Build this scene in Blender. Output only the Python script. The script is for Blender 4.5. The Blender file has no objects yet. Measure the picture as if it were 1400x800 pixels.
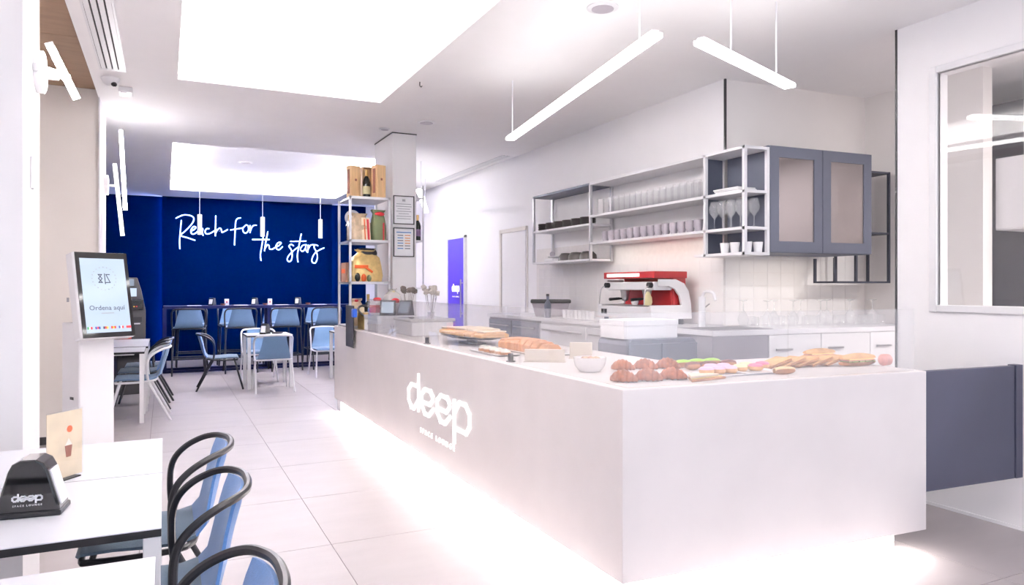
import bpy, bmesh, math, random
from mathutils import Vector, Matrix
random.seed(7)
PI = math.pi
scn = bpy.context.scene
COL = scn.collection
# ------------------------------------------------------------------ camera
F = 975.0; CX = 700.0; CY = 393.0; H = 1.42
TH = math.atan((CX - 225.0) / F)
CT, ST = math.cos(TH), math.sin(TH)
cd = bpy.data.cameras.new('camera'); cam = bpy.data.objects.new('camera', cd); COL.objects.link(cam)
cd.sensor_width = 36.0; cd.lens = 36.0 * F / 1400.0; cd.shift_y = -(400.0 - CY) / 1400.0
cd.clip_start = 0.05; cd.clip_end = 200
cam.location = (0, 0, H); cam.rotation_euler = (PI / 2, 0, -TH)
scn.camera = cam
# ------------------------------------------------------------------ world, exposure
w = bpy.data.worlds.new('street_daylight'); scn.world = w; w.use_nodes = True
bg = w.node_tree.nodes['Background']; bg.inputs[0].default_value = (0.78, 0.85, 1.0, 1); bg.inputs[1].default_value = 0.85
scn.cycles.transparent_max_bounces = 32
vs = scn.view_settings
vs.view_transform = 'Standard'; vs.look = 'None'; vs.exposure = 0.95; vs.gamma = 1.0; vs.use_curve_mapping = False

def area(name, loc, rot, sx, sy, power, col=(1, 1, 1)):
    l = bpy.data.lights.new(name, 'AREA'); l.shape = 'RECTANGLE'; l.size = sx; l.size_y = sy; l.energy = power; l.color = col
    o = bpy.data.objects.new(name, l); COL.objects.link(o); o.location = loc; o.rotation_euler = rot
    return o
CEIL = 3.18
C1 = (0.10, 1.85, 0.6, 6.66)                       # the two ceiling coffers: x0, x1, y0, y1 of the opening
C2 = (0.09, 3.05, 9.6, 14.25)
LIP = 0.16
def cove(c, power, col):                           # LED tape lying in the cove on all four sides, shining up and inwards
    x0, x1, y0, y1 = c; z = CEIL + 0.065; o = 0.10
    per = 2 * (x1 - x0 + y1 - y0)
    for loc, rot, L in (((x0 - o, (y0 + y1) / 2, z), (0, math.radians(150), 0), y1 - y0), ((x1 + o, (y0 + y1) / 2, z), (0, math.radians(-150), 0), y1 - y0)):
        area('cove_led', loc, rot, 0.03, L, power * L / per, col)
    for loc, rot, L in ((((x0 + x1) / 2, y0 - o, z), (math.radians(-150), 0, 0), x1 - x0), (((x0 + x1) / 2, y1 + o, z), (math.radians(150), 0, 0), x1 - x0)):
        area('cove_led', loc, rot, L, 0.03, power * L / per, col)
cove(C1, 345, (1.0, 0.985, 0.98))
cove(C2, 880, (0.92, 0.92, 1.0))
area('back_room_fill', (6.2, 0.6, 3.14), (0, 0, 0), 0.6, 1.2, 80, (1.0, 0.97, 0.95))  # added fill with no lamp seen; brightens the back room and door reflections

# ------------------------------------------------------------------ pixel -> place
def ray(px, py):
    a = (px - CX) / F; b = (CY - py) / F
    return a * CT + ST, -a * ST + CT, b            # X, Y, Z per unit of depth
def at_z(px, py, z):
    x, y, b = ray(px, py); d = (z - H) / b
    return Vector((x * d, y * d, z))
def at_y(px, py, Y):
    x, y, b = ray(px, py); d = Y / y
    return Vector((x * d, Y, H + b * d))
def at_x(px, py, X):
    x, y, b = ray(px, py); d = X / x
    return Vector((X, y * d, H + b * d))
BA = math.radians(-3.8)                            # the bar's short side and the kitchen wall stand a little off square
BX = Vector((math.cos(BA), math.sin(BA), 0)); BY = Vector((-math.sin(BA), math.cos(BA), 0))

# ------------------------------------------------------------------ materials
def lin(c):
    c /= 255.0
    return c / 12.92 if c <= 0.04045 else ((c + 0.055) / 1.055) ** 2.4
def S(r, g, b): return (lin(r), lin(g), lin(b), 1)
MATS = {}
def mat(name, col, rough=0.5, metal=0.0, noise=None, bump=None, emit=None, spec=0.5, sheen=0.0, coat=0.0):
    """noise=(scale, amount, stretch) varies the colour; bump=(scale, strength)"""
    m = bpy.data.materials.new(name); m.use_nodes = True
    nt = m.node_tree; p = nt.nodes['Principled BSDF']
    p.inputs['Base Color'].default_value = col; p.inputs['Roughness'].default_value = rough
    p.inputs['Metallic'].default_value = metal; p.inputs['Specular IOR Level'].default_value = spec
    p.inputs['Sheen Weight'].default_value = sheen; p.inputs['Coat Weight'].default_value = coat
    if emit:
        p.inputs['Emission Color'].default_value = emit[0]; p.inputs['Emission Strength'].default_value = emit[1]
    if noise or bump:
        tc = nt.nodes.new('ShaderNodeTexCoord'); mp = nt.nodes.new('ShaderNodeMapping')
        nt.links.new(tc.outputs['Object'], mp.inputs[0])
    if noise:
        if len(noise) > 2: mp.inputs['Scale'].default_value = noise[2]
        n = nt.nodes.new('ShaderNodeTexNoise'); n.inputs['Scale'].default_value = noise[0]; n.inputs['Detail'].default_value = 6
        nt.links.new(mp.outputs[0], n.inputs['Vector'])
        r = nt.nodes.new('ShaderNodeValToRGB')
        a = noise[1]
        r.color_ramp.elements[0].position = 0.3; r.color_ramp.elements[1].position = 0.7
        r.color_ramp.elements[0].color = tuple(max(0, c * (1 - a)) for c in col[:3]) + (1,)
        r.color_ramp.elements[1].color = tuple(min(1, c * (1 + a)) for c in col[:3]) + (1,)
        nt.links.new(n.outputs['Fac'], r.inputs[0]); nt.links.new(r.outputs[0], p.inputs['Base Color'])
    if bump:
        n2 = nt.nodes.new('ShaderNodeTexNoise'); n2.inputs['Scale'].default_value = bump[0]; n2.inputs['Detail'].default_value = 4
        nt.links.new(mp.outputs[0], n2.inputs['Vector'])
        b = nt.nodes.new('ShaderNodeBump'); b.inputs['Strength'].default_value = bump[1]; b.inputs['Distance'].default_value = 0.01
        nt.links.new(n2.outputs['Fac'], b.inputs['Height']); nt.links.new(b.outputs[0], p.inputs['Normal'])
    MATS[name] = m
    return m
def emis(name, col, s, base=0.8):
    return mat(name, (base, base, base, 1), 0.5 if base > .1 else 0.15, emit=(col, s))
def pane(name, clear=0.8, haze=(0.9, 0.88, 0.9, 1), haze_w=0.4, ior=1.45, rough=0.0):
    """thin glass: clear / white diffuse share / mirror reflection by Fresnel"""
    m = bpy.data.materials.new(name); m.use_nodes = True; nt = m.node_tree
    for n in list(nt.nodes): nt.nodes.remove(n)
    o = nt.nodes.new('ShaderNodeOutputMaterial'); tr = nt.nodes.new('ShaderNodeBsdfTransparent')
    df = nt.nodes.new('ShaderNodeBsdfDiffuse'); df.inputs[0].default_value = haze
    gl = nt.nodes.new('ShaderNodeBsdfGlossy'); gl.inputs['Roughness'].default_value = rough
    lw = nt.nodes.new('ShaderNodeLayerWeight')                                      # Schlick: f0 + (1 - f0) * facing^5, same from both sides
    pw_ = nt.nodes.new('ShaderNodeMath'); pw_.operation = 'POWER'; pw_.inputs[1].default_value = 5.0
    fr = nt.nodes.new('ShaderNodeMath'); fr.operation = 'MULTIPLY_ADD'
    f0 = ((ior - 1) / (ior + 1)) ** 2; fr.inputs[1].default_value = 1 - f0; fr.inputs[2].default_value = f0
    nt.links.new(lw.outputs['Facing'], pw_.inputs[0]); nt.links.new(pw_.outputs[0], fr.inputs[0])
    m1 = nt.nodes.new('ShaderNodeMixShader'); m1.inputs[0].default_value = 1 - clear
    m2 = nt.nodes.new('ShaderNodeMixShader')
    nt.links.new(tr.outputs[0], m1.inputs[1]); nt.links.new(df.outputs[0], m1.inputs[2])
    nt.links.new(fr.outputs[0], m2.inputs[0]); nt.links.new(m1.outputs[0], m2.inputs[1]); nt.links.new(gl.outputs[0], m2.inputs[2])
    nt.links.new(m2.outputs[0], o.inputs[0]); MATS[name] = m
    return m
M = MATS
mat('ceiling_paint', S(250, 247, 247), 0.75, noise=(3, 0.015), bump=(60, 0.03))
mat('wall_paint', S(249, 246, 247), 0.7, noise=(2, 0.015), bump=(70, 0.03))
mat('kitchen_paint', S(246, 241, 238), 0.65, noise=(2, 0.015), bump=(60, 0.03))
mat('beige_paint', S(234, 227, 221), 0.65, noise=(2, 0.02), bump=(60, 0.03))
mat('pilaster_paint', S(243, 240, 242), 0.6, noise=(2, 0.01))
mat('brown_soffit', S(150, 122, 98), 0.75, noise=(5, 0.08, (1, 4, 1)), bump=(30, 0.1))
mat('navy_wall', S(0, 14, 52), 0.8, spec=0.0, noise=(2, 0.06), bump=(80, 0.05))
mat('navy_paint', S(3, 10, 56), 0.5, spec=0.2, noise=(3, 0.05))
mat('grout', S(140, 132, 132), 0.9)
mat('stone_tile', S(180, 172, 173), 0.38, noise=(1.6, 0.05, (1, 3.5, 1)), bump=(25, 0.03))
mat('counter_stone', S(228, 221, 220), 0.45, noise=(2.2, 0.035), bump=(40, 0.02))
mat('white_gloss', S(244, 242, 245), 0.25, noise=(2, 0.008))
mat('white_matt', S(242, 240, 242), 0.6, noise=(3, 0.01))
mat('white_metal', S(236, 234, 236), 0.35, noise=(6, 0.01))
mat('black_metal', S(26, 25, 31), 0.4, metal=0.0, noise=(8, 0.05))
mat('black_gloss', S(14, 14, 17), 0.08, coat=0.6, noise=(4, 0.03))
mat('black_plastic', S(30, 30, 34), 0.4, noise=(6, 0.04))
mat('black_edge', S(28, 27, 30), 0.5, noise=(6, 0.04))
mat('laminate', S(226, 226, 234), 0.32, noise=(2, 0.008))
mat('blue_fabric', S(84, 130, 192), 0.85, noise=(120, 0.07), bump=(300, 0.2), sheen=0.35)
mat('grey_fabric', S(82, 102, 122), 0.85, noise=(120, 0.07), bump=(300, 0.2), sheen=0.25)
mat('mist_fabric', S(94, 124, 158), 0.85, noise=(120, 0.07), bump=(300, 0.2), sheen=0.25)
mat('steel', S(190, 188, 190), 0.3, metal=0.9, noise=(5, 0.03, (1, 1, 20)))
mat('shelf_steel', S(205, 203, 206), 0.35, metal=0.55, noise=(6, 0.03))
mat('slate', S(98, 102, 118), 0.5, noise=(3, 0.03))
mat('slate_dark', S(66, 68, 82), 0.5, noise=(3, 0.03))
mat('panel_blue', S(78, 80, 100), 0.45, noise=(3, 0.03))
mat('grey_laminate', S(160, 156, 164), 0.5, noise=(3, 0.02))
mat('tile_glaze', S(243, 239, 238), 0.18, noise=(9, 0.012), bump=(14, 0.02))
mat('tile_grout', S(238, 233, 231), 0.9, noise=(20, 0.03))
mat('mirror_glass', S(178, 168, 165), 0.04, metal=0.7, noise=(2, 0.02))
mat('vent_dark', S(70, 66, 66), 0.8)
mat('red_enamel', S(176, 40, 44), 0.3, coat=0.4, noise=(5, 0.05))
mat('cream', S(216, 206, 160), 0.6, noise=(8, 0.1))
mat('wood', S(226, 188, 140), 0.55, noise=(4, 0.10, (12, 12, 1)), bump=(30, 0.05))
mat('print_brown', S(150, 92, 74), 0.6, noise=(40, 0.2))
mat('kraft', S(186, 142, 122), 0.75, noise=(12, 0.06))
mat('card_cream', S(240, 222, 192), 0.7, noise=(14, 0.10))
mat('card_white', S(240, 238, 236), 0.7, noise=(10, 0.02))
mat('paper_white', S(246, 245, 248), 0.7, noise=(10, 0.01))
mat('olive', S(120, 130, 92), 0.6, noise=(10, 0.12))
mat('ribbon_red', S(200, 40, 52), 0.4, noise=(10, 0.06))
mat('orange_print', S(232, 100, 40), 0.5, noise=(14, 0.1))
mat('gold_foil', S(226, 196, 132), 0.3, metal=0.4, noise=(18, 0.15), bump=(20, 0.3))
mat('cellophane_tan', S(214, 190, 160), 0.25, noise=(18, 0.2), bump=(18, 0.4))
mat('dark_bottle', S(34, 38, 34), 0.12, noise=(5, 0.05))
mat('cork_foil', S(196, 160, 96), 0.35, metal=0.5, noise=(8, 0.06))
mat('mauve', S(150, 118, 160), 0.5, noise=(8, 0.05))
mat('reflection_blue', S(40, 90, 190), 0.3, noise=(5, 0.03))
mat('dried_flower', S(196, 186, 178), 0.9, noise=(30, 0.15))
mat('dried_dark', S(134, 124, 118), 0.9, noise=(30, 0.15))
mat('violet_door', S(84, 62, 196), 0.35, noise=(0.8, 0.12, (1, 1, 0.8)))
mat('graphite', S(58, 56, 58), 0.45, noise=(6, 0.05))
mat('plate_dark', S(84, 78, 76), 0.5, noise=(12, 0.06))
mat('mug_grey', S(186, 178, 186), 0.45, noise=(10, 0.03))
mat('porcelain', S(248, 246, 247), 0.2, noise=(5, 0.008))
mat('croissant', S(160, 88, 46), 0.5, noise=(45, 0.4), bump=(40, 0.3))
mat('bread', S(222, 172, 118), 0.7, noise=(18, 0.2), bump=(25, 0.3))
mat('bread_dark', S(186, 128, 84), 0.7, noise=(18, 0.22), bump=(25, 0.3))
mat('bread_pale', S(240, 224, 200), 0.75, noise=(16, 0.08), bump=(30, 0.25))
mat('icing_green', S(176, 226, 90), 0.35, noise=(14, 0.12))
mat('icing_pink', S(246, 196, 222), 0.35, noise=(14, 0.06))
mat('icing_red', S(238, 128, 160), 0.35, noise=(14, 0.06))
mat('icing_pale', S(224, 238, 190), 0.35, noise=(14, 0.05))
mat('icing_peach', S(250, 212, 160), 0.4, noise=(14, 0.06))
mat('chocolate', S(128, 74, 66), 0.4, noise=(14, 0.12))
mat('lettuce', S(150, 176, 100), 0.6, noise=(30, 0.2), bump=(40, 0.5))
mat('ham', S(226, 160, 150), 0.5, noise=(20, 0.1))
mat('cheese', S(246, 222, 140), 0.45, noise=(10, 0.05))
mat('cake_cream', S(247, 240, 228), 0.6, noise=(16, 0.05), bump=(20, 0.2))
mat('beige_acrylic', S(214, 204, 192), 0.3, noise=(5, 0.02))
mat('sticker_red', S(226, 84, 72), 0.5, noise=(10, 0.04))
mat('ink', S(52, 54, 74), 0.6, noise=(10, 0.05))
mat('ink_grey', S(150, 150, 156), 0.6, noise=(10, 0.05))
mat('ink_blue', S(120, 160, 210), 0.6, noise=(10, 0.05))
mat('ink_orange', S(232, 170, 130), 0.6, noise=(10, 0.05))
mat('flag_green', S(60, 150, 90), 0.6, noise=(10, 0.03)); mat('flag_red', S(212, 60, 66), 0.6, noise=(10, 0.03))
mat('flag_blue', S(60, 70, 150), 0.6, noise=(10, 0.03)); mat('flag_yellow', S(236, 190, 70), 0.6, noise=(10, 0.03))
mat('back_room_grey', S(128, 126, 132), 0.7, noise=(3, 0.03))
mat('sink_dark', S(120, 114, 122), 0.4, metal=0.3, noise=(4, 0.04))
emis('led_white', (1.0, 0.985, 0.97, 1), 9.0)
emis('led_under', (1.0, 0.97, 0.93, 1), 26.0)
emis('lamp_white', (1.0, 0.99, 0.98, 1), 7.8)
emis('tube_white', (1.0, 0.98, 0.97, 1), 26.0)
emis('lamp_soft', (1.0, 0.97, 0.95, 1), 1.6)
emis('neon', (0.26, 0.40, 1.0, 1), 6.0)
emis('led_blue', (0.28, 0.34, 1.0, 1), 5.0)
emis('sign_white', (1.0, 1.0, 1.0, 1), 0.6)
emis('screen', (0.66, 0.80, 1.0, 1), 0.5, 0.02)
emis('screen_dim', (0.45, 0.55, 0.7, 1), 0.3, 0.02)
pane('guard_glass', 0.88, (0.95, 0.93, 0.95, 1), ior=1.5)  # white share paints the washed-out reflection haze into the panes
pane('window_glass', 0.95, (0.9, 0.88, 0.9, 1), ior=1.5)
pane('clear_glass', 0.83, (0.93, 0.93, 0.95, 1), ior=1.5)
pane('film', 0.45, (0.95, 0.92, 0.9, 1), ior=1.4, rough=0.15)

# ------------------------------------------------------------------ mesh helpers
def V(*a): return Vector(a)
def bx(bm, x0, y0, z0, x1, y1, z1):
    v = [bm.verts.new((x, y, z)) for z in (z0, z1) for y in (y0, y1) for x in (x0, x1)]
    for f in ((0, 2, 3, 1), (4, 5, 7, 6), (0, 1, 5, 4), (2, 6, 7, 3), (0, 4, 6, 2), (1, 3, 7, 5)):
        bm.faces.new([v[i] for i in f])
    return v
def B(*boxes):
    bm = bmesh.new()
    for b in boxes: bx(bm, *b)
    return bm
def prism(poly, z0, z1, bm=None):
    """horizontal polygon (ccw) extruded from z0 to z1"""
    bm = bm or bmesh.new()
    lo = [bm.verts.new((p[0], p[1], z0)) for p in poly]; hi = [bm.verts.new((p[0], p[1], z1)) for p in poly]
    bm.faces.new(lo[::-1]); bm.faces.new(hi); n = len(poly)
    for i in range(n): bm.faces.new((lo[i], lo[(i + 1) % n], hi[(i + 1) % n], hi[i]))
    return bm
def sideprism(poly, y0, y1, bm=None):
    """polygon in x,z extruded along y"""
    bm = bm or bmesh.new()
    a = [bm.verts.new((p[0], y0, p[1])) for p in poly]; b = [bm.verts.new((p[0], y1, p[1])) for p in poly]
    bm.faces.new(a); bm.faces.new(b[::-1]); n = len(poly)
    for i in range(n): bm.faces.new((a[(i + 1) % n], a[i], b[i], b[(i + 1) % n]))
    bmesh.ops.recalc_face_normals(bm, faces=bm.faces)
    return bm
def smooth_path(pts, k=6, closed=False):
    pts = [Vector(p) for p in pts]; n = len(pts); out = []
    rng = n if closed else n - 1
    for i in range(rng):
        if closed: p0, p1, p2, p3 = pts[(i - 1) % n], pts[i], pts[(i + 1) % n], pts[(i + 2) % n]
        else: p0, p1, p2, p3 = pts[max(i - 1, 0)], pts[i], pts[i + 1], pts[min(i + 2, n - 1)]
        for s in range(k):
            t = s / k
            out.append(0.5 * (2 * p1 + (p2 - p0) * t + (2 * p0 - 5 * p1 + 4 * p2 - p3) * t * t + (3 * p1 - p0 - 3 * p2 + p3) * t ** 3))
    if not closed: out.append(pts[-1])
    return out
def tube(pts, r, n=8, bm=None, closed=False, rx=None):
    bm = bm or bmesh.new(); pts = [Vector(p) for p in pts]; m = len(pts)
    rad = r if callable(r) else (lambda i: r)
    t0 = (pts[1] - pts[0]).normalized(); u = t0.orthogonal().normalized(); rings = []
    for i, p in enumerate(pts):
        if closed: t = (pts[(i + 1) % m] - pts[i - 1]).normalized()
        elif i == 0: t = t0
        elif i == m - 1: t = (pts[i] - pts[i - 1]).normalized()
        else: t = ((pts[i + 1] - p).normalized() + (p - pts[i - 1]).normalized())
        if t.length < 1e-6: t = t0
        t.normalize(); u = (u - t * u.dot(t)); u = u.normalized() if u.length > 1e-6 else t.orthogonal().normalized()
        v = t.cross(u); rr = rad(i)
        rings.append([bm.verts.new(p + (u * math.cos(2 * PI * k / n) + v * math.sin(2 * PI * k / n)) * rr) for k in range(n)])
    for i in range(m if closed else m - 1):
        a, b = rings[i], rings[(i + 1) % m]
        for k in range(n): bm.faces.new((a[k], a[(k + 1) % n], b[(k + 1) % n], b[k]))
    if not closed:
        bm.faces.new(rings[0][::-1]); bm.faces.new(rings[-1])
    return bm
def lathe(prof, n=16, bm=None, c=(0, 0, 0)):
    bm = bm or bmesh.new(); rings = []
    for r, z in prof:
        if r < 1e-5: rings.append([bm.verts.new((c[0], c[1], c[2] + z))])
        else: rings.append([bm.verts.new((c[0] + r * math.cos(2 * PI * k / n), c[1] + r * math.sin(2 * PI * k / n), c[2] + z)) for k in range(n)])
    for a, b in zip(rings, rings[1:]):
        for k in range(n):
            k2 = (k + 1) % n
            if len(a) == 1 and len(b) == 1: continue
            if len(a) == 1: bm.faces.new((a[0], b[k2], b[k]))
            elif len(b) == 1: bm.faces.new((a[k], a[k2], b[0]))
            else: bm.faces.new((a[k], a[k2], b[k2], b[k]))
    return bm
def cyl(r, z0, z1, n=16, bm=None, c=(0, 0)):
    return lathe([(0, z0), (r, z0), (r, z1), (0, z1)], n, bm, (c[0], c[1], 0))
def ellips(c, rx, ry, rz, n=12, m=8, bm=None):
    bm2 = lathe([(math.sin(PI * i / m), -math.cos(PI * i / m)) for i in range(m + 1)], n)
    for v in bm2.verts: v.co = Vector((c[0] + v.co.x * rx, c[1] + v.co.y * ry, c[2] + v.co.z * rz))
    return bm2 if bm is None else join(bm, bm2)
def join(a, b):
    me = bpy.data.meshes.new('tmp'); b.to_mesh(me); b.free(); a.from_mesh(me); bpy.data.meshes.remove(me); return a
def xf(bm, loc=(0, 0, 0), rz=0.0, rx=0.0, ry=0.0, s=1.0):
    mtx = Matrix.Translation(Vector(loc)) @ Matrix.Rotation(rz, 4, 'Z') @ Matrix.Rotation(ry, 4, 'Y') @ Matrix.Rotation(rx, 4, 'X') @ Matrix.Scale(s, 4)
    bmesh.ops.transform(bm, matrix=mtx, verts=bm.verts); return bm
def ribbon(strokes, w, h, closed=False):
    """flat letter strokes in x,z: polylines given as tubes of rounded rectangular look, thickness h along y"""
    bm = bmesh.new()
    for st in strokes:
        pts = [Vector((p[0], 0, p[1])) for p in st]
        for i in range(len(pts) - 1):
            a, b = pts[i], pts[i + 1]; d = (b - a).normalized(); n = Vector((-d.z, 0, d.x)) * w / 2
            a2 = a - d * w * 0.45; b2 = b + d * w * 0.45
            q = [a2 + n, a2 - n, b2 - n, b2 + n]
            f = [bm.verts.new(p + Vector((0, -h, 0))) for p in q]; g = [bm.verts.new(p) for p in q]
            bm.faces.new(f); bm.faces.new(g[::-1])
            for k in range(4): bm.faces.new((f[(k + 1) % 4], f[k], g[k], g[(k + 1) % 4]))
    bmesh.ops.recalc_face_normals(bm, faces=bm.faces)
    return bm
def text_bm(s, size, depth=0.001, space=1.0):
    """lettering standing in x,z, centred, facing -y"""
    c = bpy.data.curves.new('lettering', 'FONT'); c.body = s; c.size = size; c.extrude = depth; c.align_x = 'CENTER'; c.align_y = 'CENTER'
    c.resolution_u = 2; c.space_character = space
    o = bpy.data.objects.new('lettering', c); COL.objects.link(o)
    dg = bpy.context.evaluated_depsgraph_get(); me = bpy.data.meshes.new_from_object(o.evaluated_get(dg))
    bpy.data.objects.remove(o); bpy.data.curves.remove(c)
    bm = bmesh.new(); bm.from_mesh(me); bpy.data.meshes.remove(me)
    return xf(bm, rx=PI / 2)
def mesh(name, bm, smooth=False):
    me = bpy.data.meshes.new(name)
    if smooth:
        for f in bm.faces: f.smooth = True
    bm.to_mesh(me); bm.free(); return me
def ob(name, bm, m, parent=None, smooth=False, bevel=0.0, loc=None, rz=0.0, label=None, world=None, stuff=False):
    if world is not None: xf(bm, -Vector(world))
    me = bm if isinstance(bm, bpy.types.Mesh) else mesh(name, bm, smooth)
    if not me.materials: me.materials.append(M[m] if isinstance(m, str) else m)
    o = bpy.data.objects.new(name, me); COL.objects.link(o)
    if parent: o.parent = parent
    if loc is not None: o.location = loc
    o.rotation_euler.z = rz
    if smooth and bevel == 0:
        e = o.modifiers.new('edges', 'EDGE_SPLIT'); e.split_angle = math.radians(42)
    if bevel:
        b = o.modifiers.new('bevel', 'BEVEL'); b.width = bevel; b.segments = 2; b.limit_method = 'ANGLE'; b.angle_limit = math.radians(50)
    if label: o['label'] = label
    return o
def tag(o, label, cat, group=None):
    o['label'] = label; o['category'] = cat
    if group: o['group'] = group
    return o
def thing(name, label, cat, loc=(0, 0, 0), rz=0.0, group=None):
    o = bpy.data.objects.new(name, None); COL.objects.link(o); o.empty_display_size = 0.1
    o.location = loc; o.rotation_euler.z = rz
    return tag(o, label, cat, group)
def struct(name, bm, m, label=None, **k):
    o = ob(name, bm, m, **k)
    if not k.get('parent'): o['kind'] = 'structure'
    if label: o['label'] = label
    return o
def dup(root, loc, rz=0.0, label=None, group=None, swap=None):
    r = root.copy(); COL.objects.link(r); r.location = loc; r.rotation_euler.z = rz
    if label: r['label'] = label
    if group: r['group'] = group
    def rec(o, p):
        for ch in list(o.children):
            c = ch.copy(); COL.objects.link(c); c.parent = p
            if swap and c.type == 'MESH' and c.data.materials and c.data.materials[0].name in swap:
                key = (c.data.name, 'swap')
                if key not in SW:
                    d = c.data.copy(); d.materials.clear(); d.materials.append(M[swap[ch.data.materials[0].name]]); SW[key] = d
                c.data = SW[key]
            rec(ch, c)
    rec(root, r)
    return r
SW = {}
ORD = ['first', 'second', 'third', 'fourth', 'fifth', 'sixth', 'seventh', 'eighth', 'ninth', 'tenth', 'eleventh', 'twelfth', 'thirteenth', 'fourteenth', 'fifteenth', 'sixteenth', 'seventeenth']
# ================================================================== THE SETTING
XW, XL, YB = 4.25, -0.55, 15.3
# floor: large stone tiles on grout
floor = struct('floor', B((-1.6, -1.6, -0.05, 7.3, 15.5, -0.004)), 'grout')
TS = 0.95
tile_me = mesh('floor_tile', B((0, 0, -0.02, TS - 0.004, TS - 0.004, 0)))
i0 = 0
for iy in range(-6, 13):
    for ix in range(-3, 7):
        x = 0.83 + ix * TS; y = 3.98 + iy * TS
        if x > 7.2 or y > 15.3 or x + TS < -1.6: continue
        t = ob('floor_tile', tile_me, 'stone_tile', parent=floor, loc=(x, y, 0))
# ceiling slab with two coffers
def rect_ring(bm, X0, X1, Y0, Y1, holes, z0, z1):
    xs = sorted({X0, X1, *[h[0] for h in holes], *[h[1] for h in holes]}); ys = sorted({Y0, Y1, *[h[2] for h in holes], *[h[3] for h in holes]})
    def solid(i, j):
        if i < 0 or j < 0 or i >= len(xs) - 1 or j >= len(ys) - 1: return False
        cx, cy = (xs[i] + xs[i + 1]) / 2, (ys[j] + ys[j + 1]) / 2
        return not any(h[0] < cx < h[1] and h[2] < cy < h[3] for h in holes)
    vv = {}
    def v(x, y, z):
        k = (round(x, 4), round(y, 4), z)
        if k not in vv: vv[k] = bm.verts.new((x, y, z))
        return vv[k]
    for i in range(len(xs) - 1):
        for j in range(len(ys) - 1):
            if not solid(i, j): continue
            a, b, c, d = xs[i], xs[i + 1], ys[j], ys[j + 1]
            bm.faces.new((v(a, c, z0), v(a, d, z0), v(b, d, z0), v(b, c, z0))); bm.faces.new((v(a, c, z1), v(b, c, z1), v(b, d, z1), v(a, d, z1)))
            if not solid(i - 1, j): bm.faces.new((v(a, c, z0), v(a, c, z1), v(a, d, z1), v(a, d, z0)))
            if not solid(i + 1, j): bm.faces.new((v(b, c, z0), v(b, d, z0), v(b, d, z1), v(b, c, z1)))
            if not solid(i, j - 1): bm.faces.new((v(a, c, z0), v(b, c, z0), v(b, c, z1), v(a, c, z1)))
            if not solid(i, j + 1): bm.faces.new((v(a, d, z0), v(a, d, z1), v(b, d, z1), v(b, d, z0)))
    return bm
bay = (-1.6, XL, -1.6, 7.64)
ceil = struct('ceiling', rect_ring(bmesh.new(), -1.6, 7.3, -1.6, 15.5, [C1, C2, bay], CEIL, CEIL + 0.045), 'ceiling_paint')
for c in (C1, C2):
    x0, x1, y0, y1 = c; e = LIP; zt = CEIL + 0.27; zb = CEIL + 0.045
    ob('coffer', B((x0 - e - .02, y0 - e - .02, zt, x1 + e + .02, y1 + e + .02, zt + .03), (x0 - e - .02, y0 - e - .02, zb, x0 - e, y1 + e + .02, zt), (x1 + e, y0 - e - .02, zb, x1 + e + .02, y1 + e + .02, zt),
                   (x0 - e, y0 - e - .02, zb, x1 + e, y0 - e, zt), (x0 - e, y1 + e, zb, x1 + e, y1 + e + .02, zt)), 'ceiling_paint', parent=ceil)
# brown board soffit over the window bay, in sheets
for k in range(6):
    y = -1.6 + k * 1.54
    struct('trim_1', B((-1.6, y, CEIL + 0.075, XL + .06, y + (1.535 if k < 5 else 1.6), CEIL + 0.10)), 'brown_soffit')
# left side
struct('wall_left', B((-1.5, 7.63, 0, XL, 8.35, CEIL + 0.074)), 'beige_paint')
struct('trim_2', B((XL, 7.60, 0.0, XL + .012, 8.35, CEIL)), 'pilaster_paint')
struct('wall_left_pilaster', B((-1.5, 3.69, 0, XL, 4.15, CEIL + 0.07)), 'pilaster_paint')
struct('wall_left_bay', B((-1.6, -1.6, 0, -1.5, 7.64, CEIL + 0.1)), 'pilaster_paint')
struct('wall_left_far', B((-1.6, 7.64, 0, -1.5, 15.5, CEIL)), 'navy_wall')
struct('baseboard_left', B((-1.5, 7.615, 0, XL, 7.63, 0.07)), 'graphite')
# back wall: navy, a panel standing proud of it and lit from behind
wb = struct('wall_back', B((-1.5, YB + 0.1, 0, 3.95, YB + 0.2, CEIL)), 'navy_wall')
ob('panel', B((-0.04, YB, 0.0, 3.2, YB + 0.03, CEIL)), 'navy_wall', parent=wb)
struct('wall_back_end', B((3.95, YB + 0.08, 0, XW + .1, YB + 0.2, CEIL)), 'wall_paint')
area('panel_led', (-0.03, YB + 0.05, 1.6), (0, PI / 2, 0), 3.1, 0.02, 9, (0.30, 0.42, 1.0))
area('panel_led', (3.19, YB + 0.05, 1.6), (0, -PI / 2, 0), 3.1, 0.02, 6, (0.3, 0.42, 1.0))
# bar wall (right side) with its tiled splashback, wall 2 turning the corner, wall 3
wr = struct('wall_right', B((XW, 4.634, 0, XW + 0.25, YB + 0.2, CEIL)), 'wall_paint')
K0 = Vector((XW, 4.63, 0))                          # outer corner
def kx(s, dpt=0.0, z=0.0): return K0 + BX * s + BY * dpt + Vector((0, 0, z))
w2 = struct('wall_kitchen', prism([(XW + .002, kx(0).y), kx(1.62)[:2], kx(1.62, 0.25)[:2], (XW + .002, 4.70)], 0, CEIL), 'kitchen_paint')
struct('wall_kitchen_end', B((5.85, 3.457, 0, 5.97, 4.9, CEIL)), 'kitchen_paint')
struct('trim_3', B((XW - 0.006, 4.615, 2.5, XW + 0.012, 4.63, CEIL)), 'graphite')
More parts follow.
